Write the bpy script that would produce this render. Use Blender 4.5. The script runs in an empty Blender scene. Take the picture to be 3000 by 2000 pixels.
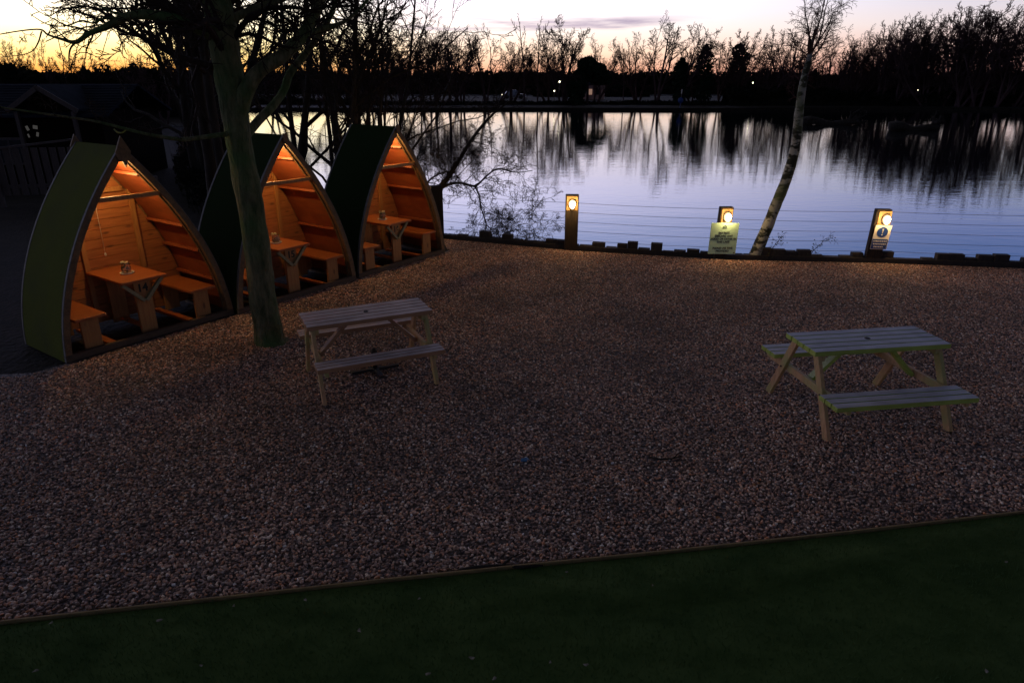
import bpy, bmesh, math, random
import numpy as np
from mathutils import Vector, Matrix, noise
from mathutils.geometry import tessellate_polygon

R = math.radians
S = bpy.context.scene
COL = S.collection
CAM_H, PITCH, FPX = 3.0, R(20.9), 2000.0
cp, sp = math.cos(PITCH), math.sin(PITCH)

# ------------------------------------------------------------ placing helpers
def ray(px, py):
    a = (px - 1500) / FPX; v = (py - 1000) / FPX
    return Vector((a, cp - v * sp, -sp - v * cp))
def G(px, py, z=0.0):
    r = ray(px, py); t = (z - CAM_H) / r.z
    return Vector((r.x * t, r.y * t, z))
def D(px, py, d):
    r = ray(px, py); t = d / r.y
    return Vector((r.x * t, d, CAM_H + r.z * t))

# ------------------------------------------------------------ materials
def mat(name, col, rough=0.8, col2=None, scale=8, detail=6, bump=0.0, bscale=None, stretch=None, metal=0, spec=0.5,
        low=0.35, high=0.65, col3=None, scale3=1.5, coord='Object'):
    m = bpy.data.materials.new(name); m.use_nodes = True
    nt = m.node_tree; N = nt.nodes; L = nt.links
    b = N['Principled BSDF']
    b.inputs['Base Color'].default_value = (*col, 1); b.inputs['Roughness'].default_value = rough
    b.inputs['Metallic'].default_value = metal; b.inputs['Specular IOR Level'].default_value = spec
    tc = N.new('ShaderNodeTexCoord'); mp = N.new('ShaderNodeMapping')
    L.new(tc.outputs[coord], mp.inputs[0])
    if stretch: mp.inputs['Scale'].default_value = stretch
    nz = N.new('ShaderNodeTexNoise'); nz.inputs['Scale'].default_value = scale; nz.inputs['Detail'].default_value = detail
    nz.inputs['Roughness'].default_value = 0.65
    L.new(mp.outputs[0], nz.inputs['Vector'])
    last = None
    if col2:
        mr = N.new('ShaderNodeMapRange'); mr.inputs[1].default_value = low; mr.inputs[2].default_value = high
        L.new(nz.outputs['Fac'], mr.inputs[0])
        mx = N.new('ShaderNodeMix'); mx.data_type = 'RGBA'
        mx.inputs[6].default_value = (*col, 1); mx.inputs[7].default_value = (*col2, 1)
        L.new(mr.outputs[0], mx.inputs[0]); last = mx.outputs[2]
        if col3:
            n3 = N.new('ShaderNodeTexNoise'); n3.inputs['Scale'].default_value = scale3; n3.inputs['Detail'].default_value = 3
            L.new(tc.outputs[coord], n3.inputs['Vector'])
            r3 = N.new('ShaderNodeMapRange'); r3.inputs[1].default_value = 0.45; r3.inputs[2].default_value = 0.68
            L.new(n3.outputs['Fac'], r3.inputs[0])
            m3 = N.new('ShaderNodeMix'); m3.data_type = 'RGBA'; m3.inputs[7].default_value = (*col3, 1)
            L.new(last, m3.inputs[6]); L.new(r3.outputs[0], m3.inputs[0]); last = m3.outputs[2]
        L.new(last, b.inputs['Base Color'])
    if bump:
        nb = nz
        if bscale:
            nb = N.new('ShaderNodeTexNoise'); nb.inputs['Scale'].default_value = bscale; nb.inputs['Detail'].default_value = 5
            L.new(mp.outputs[0], nb.inputs['Vector'])
        bp = N.new('ShaderNodeBump'); bp.inputs['Strength'].default_value = 1.0; bp.inputs['Distance'].default_value = bump
        L.new(nb.outputs['Fac'], bp.inputs['Height']); L.new(bp.outputs[0], b.inputs['Normal'])
    return m

def emis(name, col, s):
    m = bpy.data.materials.new(name); m.use_nodes = True
    nt = m.node_tree; nt.nodes.clear()
    e = nt.nodes.new('ShaderNodeEmission'); o = nt.nodes.new('ShaderNodeOutputMaterial')
    e.inputs[0].default_value = (*col, 1); e.inputs[1].default_value = s
    nt.links.new(e.outputs[0], o.inputs[0])
    return m

def sided_wood(name, top, top2, side, side2):
    """weathered boards: silvered on faces that look up (rain and sun), treated colour on the rest"""
    m = bpy.data.materials.new(name); m.use_nodes = True
    nt = m.node_tree; N = nt.nodes; L = nt.links; b = N['Principled BSDF']
    tc = N.new('ShaderNodeTexCoord'); mp = N.new('ShaderNodeMapping'); mp.inputs['Scale'].default_value = (1.5, 22, 22)
    L.new(tc.outputs['Object'], mp.inputs[0])
    nz = N.new('ShaderNodeTexNoise'); nz.inputs['Scale'].default_value = 3; nz.inputs['Detail'].default_value = 8
    L.new(mp.outputs[0], nz.inputs['Vector'])
    n2 = N.new('ShaderNodeTexNoise'); n2.inputs['Scale'].default_value = 4; n2.inputs['Detail'].default_value = 4
    L.new(tc.outputs['Object'], n2.inputs['Vector'])
    ad = N.new('ShaderNodeMath'); ad.operation = 'ADD'
    L.new(nz.outputs['Fac'], ad.inputs[0]); L.new(n2.outputs['Fac'], ad.inputs[1])
    mr = N.new('ShaderNodeMapRange'); mr.inputs[1].default_value = .8; mr.inputs[2].default_value = 1.2
    L.new(ad.outputs[0], mr.inputs[0])
    def pair(a, c):
        x = N.new('ShaderNodeMix'); x.data_type = 'RGBA'; x.inputs[6].default_value = (*a, 1); x.inputs[7].default_value = (*c, 1)
        L.new(mr.outputs[0], x.inputs[0]); return x
    A, B = pair(top, top2), pair(side, side2)
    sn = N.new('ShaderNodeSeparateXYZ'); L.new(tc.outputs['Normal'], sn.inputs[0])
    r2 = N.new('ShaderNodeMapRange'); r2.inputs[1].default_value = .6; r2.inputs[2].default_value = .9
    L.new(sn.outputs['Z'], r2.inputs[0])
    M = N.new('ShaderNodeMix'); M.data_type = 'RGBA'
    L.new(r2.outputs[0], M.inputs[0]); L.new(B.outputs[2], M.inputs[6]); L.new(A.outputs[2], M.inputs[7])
    L.new(M.outputs[2], b.inputs['Base Color']); b.inputs['Roughness'].default_value = .62
    bp = N.new('ShaderNodeBump'); bp.inputs['Distance'].default_value = .003
    L.new(nz.outputs['Fac'], bp.inputs['Height']); L.new(bp.outputs[0], b.inputs['Normal'])
    return m

def clad_wood(name, a, bcol, knot, pitch=.0, stretch=(1.2, 14, 14)):
    m = mat(name, a, .6, bcol, 3.0, 8, .002, None, stretch)
    nt = m.node_tree; N = nt.nodes; L = nt.links; b = N['Principled BSDF']
    src = b.inputs['Base Color'].links[0].from_socket
    tc = N.new('ShaderNodeTexCoord'); mp = N.new('ShaderNodeMapping'); mp.inputs['Scale'].default_value = (3.2, 3.2, 9)
    if stretch[2] < stretch[0]: mp.inputs['Scale'].default_value = (9, 9, 3.2)
    L.new(tc.outputs['Object'], mp.inputs[0])
    v = N.new('ShaderNodeTexVoronoi'); v.inputs['Scale'].default_value = 1.0; L.new(mp.outputs[0], v.inputs['Vector'])
    mr = N.new('ShaderNodeMapRange'); mr.inputs[1].default_value = .08; mr.inputs[2].default_value = .2
    mr.inputs[3].default_value = .85; mr.inputs[4].default_value = 0
    L.new(v.outputs['Distance'], mr.inputs[0])
    x = N.new('ShaderNodeMix'); x.data_type = 'RGBA'; x.inputs[7].default_value = (*knot, 1)
    L.new(mr.outputs[0], x.inputs[0]); L.new(src, x.inputs[6]); L.new(x.outputs[2], b.inputs['Base Color'])
    return m

M = {}
M['pine'] = clad_wood('pine', (.42, .155, .045), (.28, .095, .026), (.10, .035, .01))
M['pine_up'] = clad_wood('pine_upright', (.42, .20, .06), (.32, .13, .036), (.10, .04, .015), stretch=(14, 14, 1.2))
M['ply'] = mat('ply_lining', (.33, .085, .024), .6, (.22, .052, .015), 2, 8, .001, None, (12, 1.5, 2), col3=(.22, .04, .012), scale3=2.5)
M['table_ply'] = mat('stained_board', (.42, .125, .034), .5, (.30, .082, .02), 3, 8, .001, None, (1.5, 12, 12))
M['rib'] = mat('rib_timber', (.20, .115, .045), .7, (.10, .06, .028), 6, 6, .002, None, (3, 3, 3))
M['trim'] = mat('grey_edge_trim', (.13, .125, .11), .7, (.07, .065, .055), 12, 5)
M['pale_timber'] = mat('pale_green_batten', (.30, .27, .14), .65, (.2, .18, .09), 5, 6, .001, None, (2, 14, 14))
M['turf_olive'] = mat('faded_olive_turf_cover', (.11, .125, .025), .95, (.07, .085, .015), 90, 6, .004, 300, col3=(.075, .085, .025), spec=.05)  # brighter olive: light on the nearest roof, put into the turf colour
M['turf_cover'] = mat('dark_green_turf_cover', (.018, .034, .009), .95, (.010, .022, .006), 90, 6, .004, 300, spec=.03)
M['sill'] = mat('sill_timber', (.10, .066, .04), .8, (.05, .034, .022), 6, 6, .003, None, (2, 10, 10))
M['picnic_grey'] = sided_wood('picnic_weathered', (.62, .51, .48), (.38, .31, .29), (.40, .22, .11), (.28, .15, .07))
M['picnic_green'] = sided_wood('picnic_weathered_green', (.46, .45, .48), (.29, .28, .31), (.40, .52, .10), (.28, .34, .06))  # green side colours paint in greenish light falling on the table's sides
M['picnic_leg'] = mat('picnic_leg', (.60, .35, .17), .7, (.42, .24, .11), 4, 6, .002, None, (10, 10, 2), col3=(.34, .34, .12), scale3=3)
M['bark'] = mat('mossy_bark', (.21, .19, .10), .95, (.045, .058, .025), 11, 9, .06, 30, (1, 1, .3), col3=(.07, .13, .04), scale3=1.6, spec=.15)
M['bark_dark'] = mat('dark_bark', (.045, .038, .03), .95, (.02, .017, .013), 8, 7, .015, 24, (1, 1, .3), spec=.15)
M['twig'] = mat('twig', (.04, .028, .022), .9, (.02, .014, .011), 6, 3, spec=.1)
M['twig_far'] = mat('far_twig', (.095, .06, .06), .95, (.055, .035, .035), 1, 3, spec=.0)
M['birch'] = mat('birch_bark', (.26, .28, .25), .8, (.02, .024, .018), 5, 8, .008, None, (1, 1, 2.2), low=.46, high=.53, col3=(.07, .10, .045), scale3=2.2, spec=.2)
M['evergreen'] = mat('evergreen_leaf', (.02, .034, .018), .9, (.01, .018, .01), 1, 3, spec=.1)
M['hedge'] = mat('hedge_leaf', (.022, .022, .015), .95, (.011, .012, .009), .5, 4, spec=.0)
M['sleeper'] = mat('tarred_timber', (.035, .028, .022), .85, (.016, .014, .012), 7, 6, .006, None, (4, 4, 1))
M['post_wood'] = mat('lamp_post_timber', (.035, .023, .009), .9, (.012, .008, .005), 6, 7, .005, None, (7, 7, 1))
M['wire'] = mat('galvanised_wire', (.10, .10, .11), .6, metal=.3)
M['black'] = mat('black_iron', (.012, .012, .012), .6, (.02, .016, .012), 20, 3)
M['housing'] = mat('lamp_housing', (.5, .42, .3), .5, metal=0)
M['lamp_on'] = emis('lamp_diffuser', (1.0, .70, .34), 40)
M['lamp_edge'] = emis('lamp_frosted_edge', (1.0, .68, .28), 2.6); M['plate'] = mat('brass_back_plate', (.42, .26, .09), .6, (.30, .18, .06), 9, 4)  # gold tone paints the lamp's halo on the post
M['tube_on'] = emis('ridge_bulb', (1.0, .63, .24), 740)
M['white'] = mat('white_plastic', (.75, .74, .68), .5, (.6, .58, .52), 20, 3)
M['sign_green'] = mat('pale_green_sign', (.46, .74, .52), .45, (.42, .68, .47), 3, 3)
M['ink'] = mat('black_ink', (.01, .012, .01), .6)
M['blue'] = mat('sign_blue', (.012, .045, .20), .45)
M['cream'] = mat('sign_white', (.72, .70, .60), .45)
M['soil'] = mat('soil', (.028, .023, .017), .95, (.014, .013, .01), 3, 8, .03, 12, spec=.1)
M['cabin_roof'] = mat('dark_roof_sheet', (.018, .024, .036), .95, (.010, .014, .022), 2, 4, spec=.03)
M['cabin_wall'] = mat('dark_log_wall', (.014, .010, .007), .95, (.008, .006, .004), 3, 6, .004, None, (1, 1, 12), spec=.02)
M['deck_wood'] = mat('deck_wood', (.085, .07, .065), .9, (.05, .042, .04), 4, 6, .003, None, (8, 8, 1))
M['pane'] = mat('window_pane', (.02, .025, .03), .05, spec=1)
M['lit'] = emis('lit_window', (1.0, .6, .45), .25)
M['far_lamp'] = emis('far_lamp', (1.0, .92, .6), 6.0)
M['cottage'] = mat('cottage_render', (.42, .24, .19), .8, (.34, .2, .16), 2, 4)
M['litter'] = mat('pale_leaf', (.22, .20, .15), .7, (.14, .12, .08), 20, 3)
M['brown_leaf'] = mat('brown_leaf', (.40, .17, .05), .7, (.25, .10, .03), 20, 3)
M['blue_scrap'] = mat('blue_plastic', (.04, .16, .32), .4)
M['flower'] = mat('cream_flower', (.62, .52, .34), .7, (.45, .4, .22), 30, 3)
M['leaf'] = mat('small_leaf', (.035, .055, .02), .8, (.02, .03, .012), 20, 3)
M['yellow'] = mat('yellow_green_strap', (.22, .24, .03), .6)
M['pink'] = mat('faded_pink_float', (.35, .10, .13), .5)
M['edging'] = mat('edge_board', (.34, .22, .08), .8, (.2, .13, .05), 5, 6, .002, None, (2, 10, 10))
M['car'] = mat('far_car_paint', (.25, .28, .34), .3, metal=.4)

mg = bpy.data.materials.new('jar_glass'); mg.use_nodes = True
_b = mg.node_tree.nodes['Principled BSDF']; _b.inputs['Transmission Weight'].default_value = .9; _b.inputs['Roughness'].default_value = .05
_b.inputs['Base Color'].default_value = (.8, .85, .75, 1); M['glass'] = mg

# ------------------------------------------------------------ mesh builder
class MB:
    def __init__(s): s.v = []; s.f = []; s.sm = []
    def add(s, vs, fs, smooth=False):
        o = len(s.v); s.v += [tuple(p) for p in vs]; s.f += [tuple(i + o for i in f) for f in fs]; s.sm += [smooth] * len(fs); return s
    def box(s, c, size, rot=None):
        hx, hy, hz = size[0] / 2, size[1] / 2, size[2] / 2
        vs = [Vector((x, y, z)) for x in (-hx, hx) for y in (-hy, hy) for z in (-hz, hz)]
        if rot is not None: vs = [rot @ p for p in vs]
        c = Vector(c); vs = [p + c for p in vs]
        return s.add(vs, [(0, 1, 3, 2), (4, 6, 7, 5), (0, 4, 5, 1), (2, 3, 7, 6), (0, 2, 6, 4), (1, 5, 7, 3)])
    def beam(s, p0, p1, w, h, up=(0, 0, 1)):
        p0, p1 = Vector(p0), Vector(p1); d = p1 - p0; x = d.normalized(); up = Vector(up)
        y = up.cross(x)
        if y.length < 1e-4: y = Vector((0, 1, 0)).cross(x)
        y.normalize(); z = x.cross(y)
        return s.box((p0 + p1) / 2, (d.length, w, h), Matrix((x, y, z)).transposed())
    def tube(s, pts, rad, n=6, caps=True, smooth=True, rough=0):
        pts = [Vector(p) for p in pts]; m = len(pts); vs = []
        if not hasattr(rad, '__len__'): rad = [rad] * m
        t0 = (pts[1] - pts[0]).normalized()
        a = Vector((0, 0, 1)) if abs(t0.z) < .9 else Vector((1, 0, 0))
        u = t0.cross(a).normalized()
        for i, p in enumerate(pts):
            t = (pts[min(i + 1, m - 1)] - pts[max(i - 1, 0)]).normalized()
            u = (u - t * u.dot(t))
            if u.length < 1e-6: u = t.orthogonal()
            u.normalize(); w = t.cross(u)
            for k in range(n):
                an = 2 * math.pi * k / n; r = rad[i]
                if rough: r *= 1 + rough * noise.noise(Vector((math.cos(an) * 1.5, math.sin(an) * 1.5, i * .45)))
                vs.append(p + u * (r * math.cos(an)) + w * (r * math.sin(an)))
        fs = [(i * n + k, i * n + (k + 1) % n, (i + 1) * n + (k + 1) % n, (i + 1) * n + k) for i in range(m - 1) for k in range(n)]
        if caps: fs += [tuple(range(n))[::-1], tuple(range((m - 1) * n, m * n))]
        return s.add(vs, fs, smooth)
    def lathe(s, prof, n=16, c=(0, 0, 0)):
        vs = [(c[0] + r * math.cos(2 * math.pi * k / n), c[1] + r * math.sin(2 * math.pi * k / n), c[2] + z) for r, z in prof for k in range(n)]
        m = len(prof)
        fs = [(i * n + k, i * n + (k + 1) % n, (i + 1) * n + (k + 1) % n, (i + 1) * n + k) for i in range(m - 1) for k in range(n)]
        fs += [tuple(range(n))[::-1], tuple(range((m - 1) * n, m * n))]
        return s.add(vs, fs, True)
    def build(s, name, m, parent=None, bevel=0, **k):
        me = bpy.data.meshes.new(name); me.from_pydata(s.v, [], s.f); me.materials.append(m)
        me.polygons.foreach_set('use_smooth', s.sm); me.update()
        o = bpy.data.objects.new(name, me); COL.objects.link(o)
        if parent: o.parent = parent
        if bevel:
            md = o.modifiers.new('edge', 'BEVEL'); md.width = bevel; md.segments = 2; md.limit_method = 'ANGLE'
        for a, b in k.items(): o[a] = b
        return o

def tag(o, label=None, category=None, group=None, kind=None):
    if label: o['label'] = label
    if category: o['category'] = category
    if group: o['group'] = group
    if kind: o['kind'] = kind
    return o
def empty(name, loc=(0, 0, 0), rz=0, **k):
    o = bpy.data.objects.new(name, None); COL.objects.link(o); o.location = loc; o.rotation_euler.z = rz
    return tag(o, **k)
def copy_tree(o, parent=None):
    c = o.copy(); COL.objects.link(c)
    if parent: c.parent = parent
    for ch in [x for x in list(bpy.data.objects) if x.parent == o]: copy_tree(ch, c)
    return c
def text_obj(name, txt, size, m, parent, mtx, extrude=.0015, bold=0, align='CENTER', spacing=1.0):
    cu = bpy.data.curves.new(name, 'FONT'); cu.body = txt; cu.size = size; cu.extrude = extrude; cu.offset = bold
    cu.align_x = align; cu.align_y = 'CENTER'; cu.space_line = spacing
    t = bpy.data.objects.new('tmp', cu); COL.objects.link(t)
    dg = bpy.context.evaluated_depsgraph_get(); dg.update()
    me = bpy.data.meshes.new_from_object(t.evaluated_get(dg)); me.transform(mtx)
    bpy.data.objects.remove(t); bpy.data.curves.remove(cu)
    me.materials.clear(); me.materials.append(m)
    o = bpy.data.objects.new(name, me); COL.objects.link(o); o.parent = parent
    return o

# ------------------------------------------------------------ branch generator
def grow(segs, p, d, L, r, lev, rng, P):
    """adds (points, radii) of a limb and its children"""
    n = P['n'][min(lev, len(P['n']) - 1)]
    wob = P['wob'][min(lev, len(P['wob']) - 1)]; trop = P['trop'][min(lev, len(P['trop']) - 1)]
    pts = [p.copy()]; rad = [r]; d = d.normalized(); dirs = [d]
    tip = P.get('tip', .45)
    for i in range(n):
        d = (d + Vector((rng.gauss(0, wob), rng.gauss(0, wob), rng.gauss(0, wob) + trop))).normalized()
        p = p + d * (L / n); pts.append(p.copy()); dirs.append(d); rad.append(max(P['rmin'], r * (1 - (1 - tip) * (i + 1) / n)))
    segs.append((lev, pts, rad))
    if lev + 1 >= P['levels']: return
    k = P['kids'][min(lev, len(P['kids']) - 1)]
    k = max(1, int(round(k * rng.uniform(.75, 1.25))))
    t0 = P['start'][min(lev, len(P['start']) - 1)]
    for j in range(k):
        t = t0 + (1 - t0) * (j + rng.uniform(.1, .9)) / k
        x = t * n; i = min(int(x), n - 1); q = pts[i].lerp(pts[i + 1], x - i)
        dd = dirs[i + 1]; a = rng.uniform(0, 2 * math.pi)
        o = dd.orthogonal().normalized(); o.rotate(Matrix.Rotation(a, 3, dd))
        ang = R(rng.uniform(*P['ang'][min(lev, len(P['ang']) - 1)]))
        cd = dd * math.cos(ang) + o * math.sin(ang)
        cl = L * P['ratio'] * rng.uniform(.6, 1.15) * (1.15 - .5 * t)
        cr = max(P['rmin'], rad[min(i, len(rad) - 1)] * P['rr'])
        grow(segs, q, cd, cl, cr, lev + 1, rng, P)

def segs_to(mb, segs, sides=(7, 5, 4, 3, 3, 3)):
    for lev, pts, rad in segs: mb.tube(pts, rad, sides[min(lev, len(sides) - 1)], caps=lev == 0)

# ------------------------------------------------------------ world, sun, camera
SUN_AZ = R(-31)
SUN_DIR = Vector((math.sin(SUN_AZ), math.cos(SUN_AZ), 0))
w = bpy.data.worlds.new('World'); S.world = w; w.use_nodes = True
nt = w.node_tree; N = nt.nodes; L = nt.links
bg = N['Background']; bg.inputs['Strength'].default_value = 1.0
tc = N.new('ShaderNodeTexCoord')
sx = N.new('ShaderNodeSeparateXYZ'); L.new(tc.outputs['Generated'], sx.inputs[0])
el = N.new('ShaderNodeMapRange'); el.inputs[1].default_value = 0; el.inputs[2].default_value = .7
L.new(sx.outputs['Z'], el.inputs[0])
def ramp(stops):
    r = N.new('ShaderNodeValToRGB'); e = r.color_ramp.elements
    while len(e) > 1: e.remove(e[-1])
    for i, (deg, c) in enumerate(stops):
        pos = math.sin(R(deg)) / .7
        if i == 0: e[0].position = pos; e[0].color = (*c, 1)
        else: x = e.new(pos); x.color = (*c, 1)
    L.new(el.outputs[0], r.inputs[0]); return r
sunside = ramp([(0, (.95, .38, .22)), (.8, (1.15, .56, .34)), (2, (1.4, .98, .70)), (3.6, (1.35, 1.18, 1.08)), (6, (1.55, 1.38, 1.62)), (9, (1.75, 1.68, 2.3)),
                (14, (.92, 1.16, 2.15)), (20, (.38, .40, .60)), (30, (.105, .092, .108)), (44, (.072, .061, .068))])
glow = ramp([(0, (.95, .34, .09)), (.8, (1.15, .56, .14)), (2, (1.5, 1.2, .50)), (3.6, (1.9, 1.7, 1.1)), (6, (1.7, 1.6, 1.5)), (9, (1.4, 1.35, 2.2)),
                (14, (.78, 1.0, 2.4)), (20, (.38, .40, .60)), (30, (.105, .092, .108)), (44, (.072, .061, .068))])
farside = ramp([(0, (.42, .20, .20)), (.8, (.62, .32, .29)), (2, (.80, .50, .46)), (3.6, (.80, .68, .70)), (6, (.62, .66, .82)), (9, (.36, .46, .98)),
                (14, (.08, .30, .92)), (20, (.11, .15, .30)), (30, (.072, .066, .080)), (44, (.052, .045, .052))])
nv = N.new('ShaderNodeVectorMath'); nv.operation = 'MULTIPLY'; nv.inputs[1].default_value = (1, 1, 0)
L.new(tc.outputs['Generated'], nv.inputs[0])
nn = N.new('ShaderNodeVectorMath'); nn.operation = 'NORMALIZE'; L.new(nv.outputs[0], nn.inputs[0])
dt = N.new('ShaderNodeVectorMath'); dt.operation = 'DOT_PRODUCT'; dt.inputs[1].default_value = SUN_DIR
L.new(nn.outputs[0], dt.inputs[0])
az = N.new('ShaderNodeMapRange'); az.interpolation_type = 'SMOOTHSTEP'; az.inputs[1].default_value = .36; az.inputs[2].default_value = .98
L.new(dt.outputs['Value'], az.inputs[0])
mx = N.new('ShaderNodeMix'); mx.data_type = 'RGBA'
L.new(az.outputs[0], mx.inputs[0]); L.new(farside.outputs[0], mx.inputs[6]); L.new(sunside.outputs[0], mx.inputs[7])
az2 = N.new('ShaderNodeMapRange'); az2.interpolation_type = 'SMOOTHSTEP'; az2.inputs[1].default_value = .90; az2.inputs[2].default_value = .99
L.new(dt.outputs['Value'], az2.inputs[0])
mx2 = N.new('ShaderNodeMix'); mx2.data_type = 'RGBA'
L.new(az2.outputs[0], mx2.inputs[0]); L.new(mx.outputs[2], mx2.inputs[6]); L.new(glow.outputs[0], mx2.inputs[7])
bk = N.new('ShaderNodeMapRange'); bk.inputs[1].default_value = -.6; bk.inputs[2].default_value = .35
bk.inputs[3].default_value = .30; bk.inputs[4].default_value = 1
L.new(dt.outputs['Value'], bk.inputs[0])
sc = N.new('ShaderNodeVectorMath'); sc.operation = 'SCALE'
L.new(mx2.outputs[2], sc.inputs[0]); L.new(bk.outputs[0], sc.inputs['Scale'])
# thin streaks of violet cloud low over the water
mpc = N.new('ShaderNodeMapping'); mpc.inputs['Scale'].default_value = (3.0, 3.0, 34); mpc.inputs['Location'].default_value = (.3, 0.0, 1.1)
L.new(tc.outputs['Generated'], mpc.inputs[0])
cn = N.new('ShaderNodeTexNoise'); cn.inputs['Scale'].default_value = 1.6; cn.inputs['Detail'].default_value = 7; cn.inputs['Roughness'].default_value = .55
L.new(mpc.outputs[0], cn.inputs['Vector'])
cr = N.new('ShaderNodeMapRange'); cr.inputs[1].default_value = .44; cr.inputs[2].default_value = .60
L.new(cn.outputs['Fac'], cr.inputs[0])
def band(lo0, lo1, hi0, hi1):
    a = N.new('ShaderNodeMapRange'); a.inputs[1].default_value = math.sin(R(lo0)); a.inputs[2].default_value = math.sin(R(lo1))
    b = N.new('ShaderNodeMapRange'); b.inputs[1].default_value = math.sin(R(hi1)); b.inputs[2].default_value = math.sin(R(hi0))
    L.new(sx.outputs['Z'], a.inputs[0]); L.new(sx.outputs['Z'], b.inputs[0])
    m = N.new('ShaderNodeMath'); m.operation = 'MULTIPLY'; L.new(a.outputs[0], m.inputs[0]); L.new(b.outputs[0], m.inputs[1]); return m
bd = band(3.45, 3.75, 4.15, 4.65)
cm = N.new('ShaderNodeMath'); cm.operation = 'MULTIPLY'; L.new(cr.outputs[0], cm.inputs[0]); L.new(bd.outputs[0], cm.inputs[1])
# the streak sits ahead, between the sunset and the right-hand trees
ca = N.new('ShaderNodeSeparateXYZ'); L.new(nn.outputs[0], ca.inputs[0])
c1 = N.new('ShaderNodeMapRange'); c1.inputs[1].default_value = -.25; c1.inputs[2].default_value = -.12; L.new(ca.outputs['X'], c1.inputs[0])
c2 = N.new('ShaderNodeMapRange'); c2.inputs[1].default_value = .27; c2.inputs[2].default_value = .15; L.new(ca.outputs['X'], c2.inputs[0])
c3 = N.new('ShaderNodeMath'); c3.operation = 'MULTIPLY'; L.new(c1.outputs[0], c3.inputs[0]); L.new(c2.outputs[0], c3.inputs[1])
c4 = N.new('ShaderNodeMath'); c4.operation = 'MULTIPLY'; L.new(c3.outputs[0], c4.inputs[0]); L.new(cm.outputs[0], c4.inputs[1])
mc = N.new('ShaderNodeMix'); mc.data_type = 'RGBA'; mc.inputs[7].default_value = (.42, .34, .50, 1)
L.new(c4.outputs[0], mc.inputs[0]); L.new(sc.outputs[0], mc.inputs[6])
sky = N.new('ShaderNodeTexSky'); sky.sky_type = 'NISHITA'; sky.sun_disc = False
sky.sun_elevation = R(.5); sky.sun_rotation = SUN_AZ; sky.altitude = 20
s2 = N.new('ShaderNodeVectorMath'); s2.operation = 'SCALE'; s2.inputs['Scale'].default_value = .02
L.new(sky.outputs[0], s2.inputs[0])
ad = N.new('ShaderNodeVectorMath'); ad.operation = 'ADD'; L.new(mc.outputs[2], ad.inputs[0]); L.new(s2.outputs[0], ad.inputs[1])
L.new(ad.outputs[0], bg.inputs['Color'])

sl = bpy.data.lights.new('sun', 'SUN'); sl.energy = .15; sl.angle = R(6); sl.color = (1, .55, .3)
so = bpy.data.objects.new('sun', sl); COL.objects.link(so)
so.rotation_euler = (-(SUN_DIR * math.cos(R(.5)) + Vector((0, 0, math.sin(R(.5)))))).to_track_quat('-Z', 'Y').to_euler()

cd = bpy.data.cameras.new('camera'); co = bpy.data.objects.new('camera', cd); COL.objects.link(co)
co.location = (0, 0, CAM_H); co.rotation_euler = (math.pi / 2 - PITCH, 0, 0)
cd.sensor_width = 36; cd.lens = 24; cd.clip_end = 3000; cd.clip_start = .05
S.camera = co
S.view_settings.view_transform = 'Standard'; S.view_settings.look = 'None'; S.view_settings.exposure = 0; S.view_settings.gamma = 1
S.cycles.use_denoising = True
S.cycles.max_bounces = 6; S.cycles.sample_clamp_indirect = 4; S.cycles.caustics_reflective = False; S.cycles.caustics_refractive = False

# ------------------------------------------------------------ land and water
BANK = [(-2.35, 14.3), (-1.4, 13.78), (1.16, 12.75), (3.9, 12.05), (6.5, 11.8), (8.8, 11.42), (14, 10.6), (30, 7.5)]
LAKE = BANK + [(60, 0), (110, 10), (125, 50), (100, 79), (70, 82), (40, 86.5), (20, 84), (0, 85.5), (-16, 84.5), (-30, 86), (-34, 79), (-24, 60),
               (-17, 42), (-11.5, 29), (-8, 20.5), (-5.9, 16.8), (-4.3, 15.4)]
POND = [(-70, 152), (-30, 152), (10, 155), (50, 153), (90, 155), (90, 161), (40, 163), (-20, 161), (-70, 160)]
WATER_Z = -.30
def sheet(name, outer, holes, z, m, skirt=None, **k):
    loops = [[Vector((*p, z)) for p in outer]] + [[Vector((*p, z)) for p in h] for h in holes]
    tri = tessellate_polygon(loops); vs = [tuple(p) for l in loops for p in l]
    fs = []
    for t in tri:
        a, b, c = (Vector(vs[i]) for i in t)
        fs.append(tuple(t) if (b - a).cross(c - a).z > 0 else tuple(t)[::-1])
    b = MB(); b.add(vs, fs)
    if skirt is not None:
        o = 0
        for l in loops[1:]:
            n = len(l); b.add([(p.x, p.y, z) for p in l] + [(p.x, p.y, skirt) for p in l], [(i, (i + 1) % n, (i + 1) % n + n, i + n) for i in range(n)])
    o = b.build(name, m); tag(o, **k); return o
big = [(900 * math.cos(2 * math.pi * i / 40), 300 + 900 * math.sin(2 * math.pi * i / 40)) for i in range(40)]
sheet('ground', big, [LAKE, POND], 0, M['soil'], skirt=-1.6, kind='structure')

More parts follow.
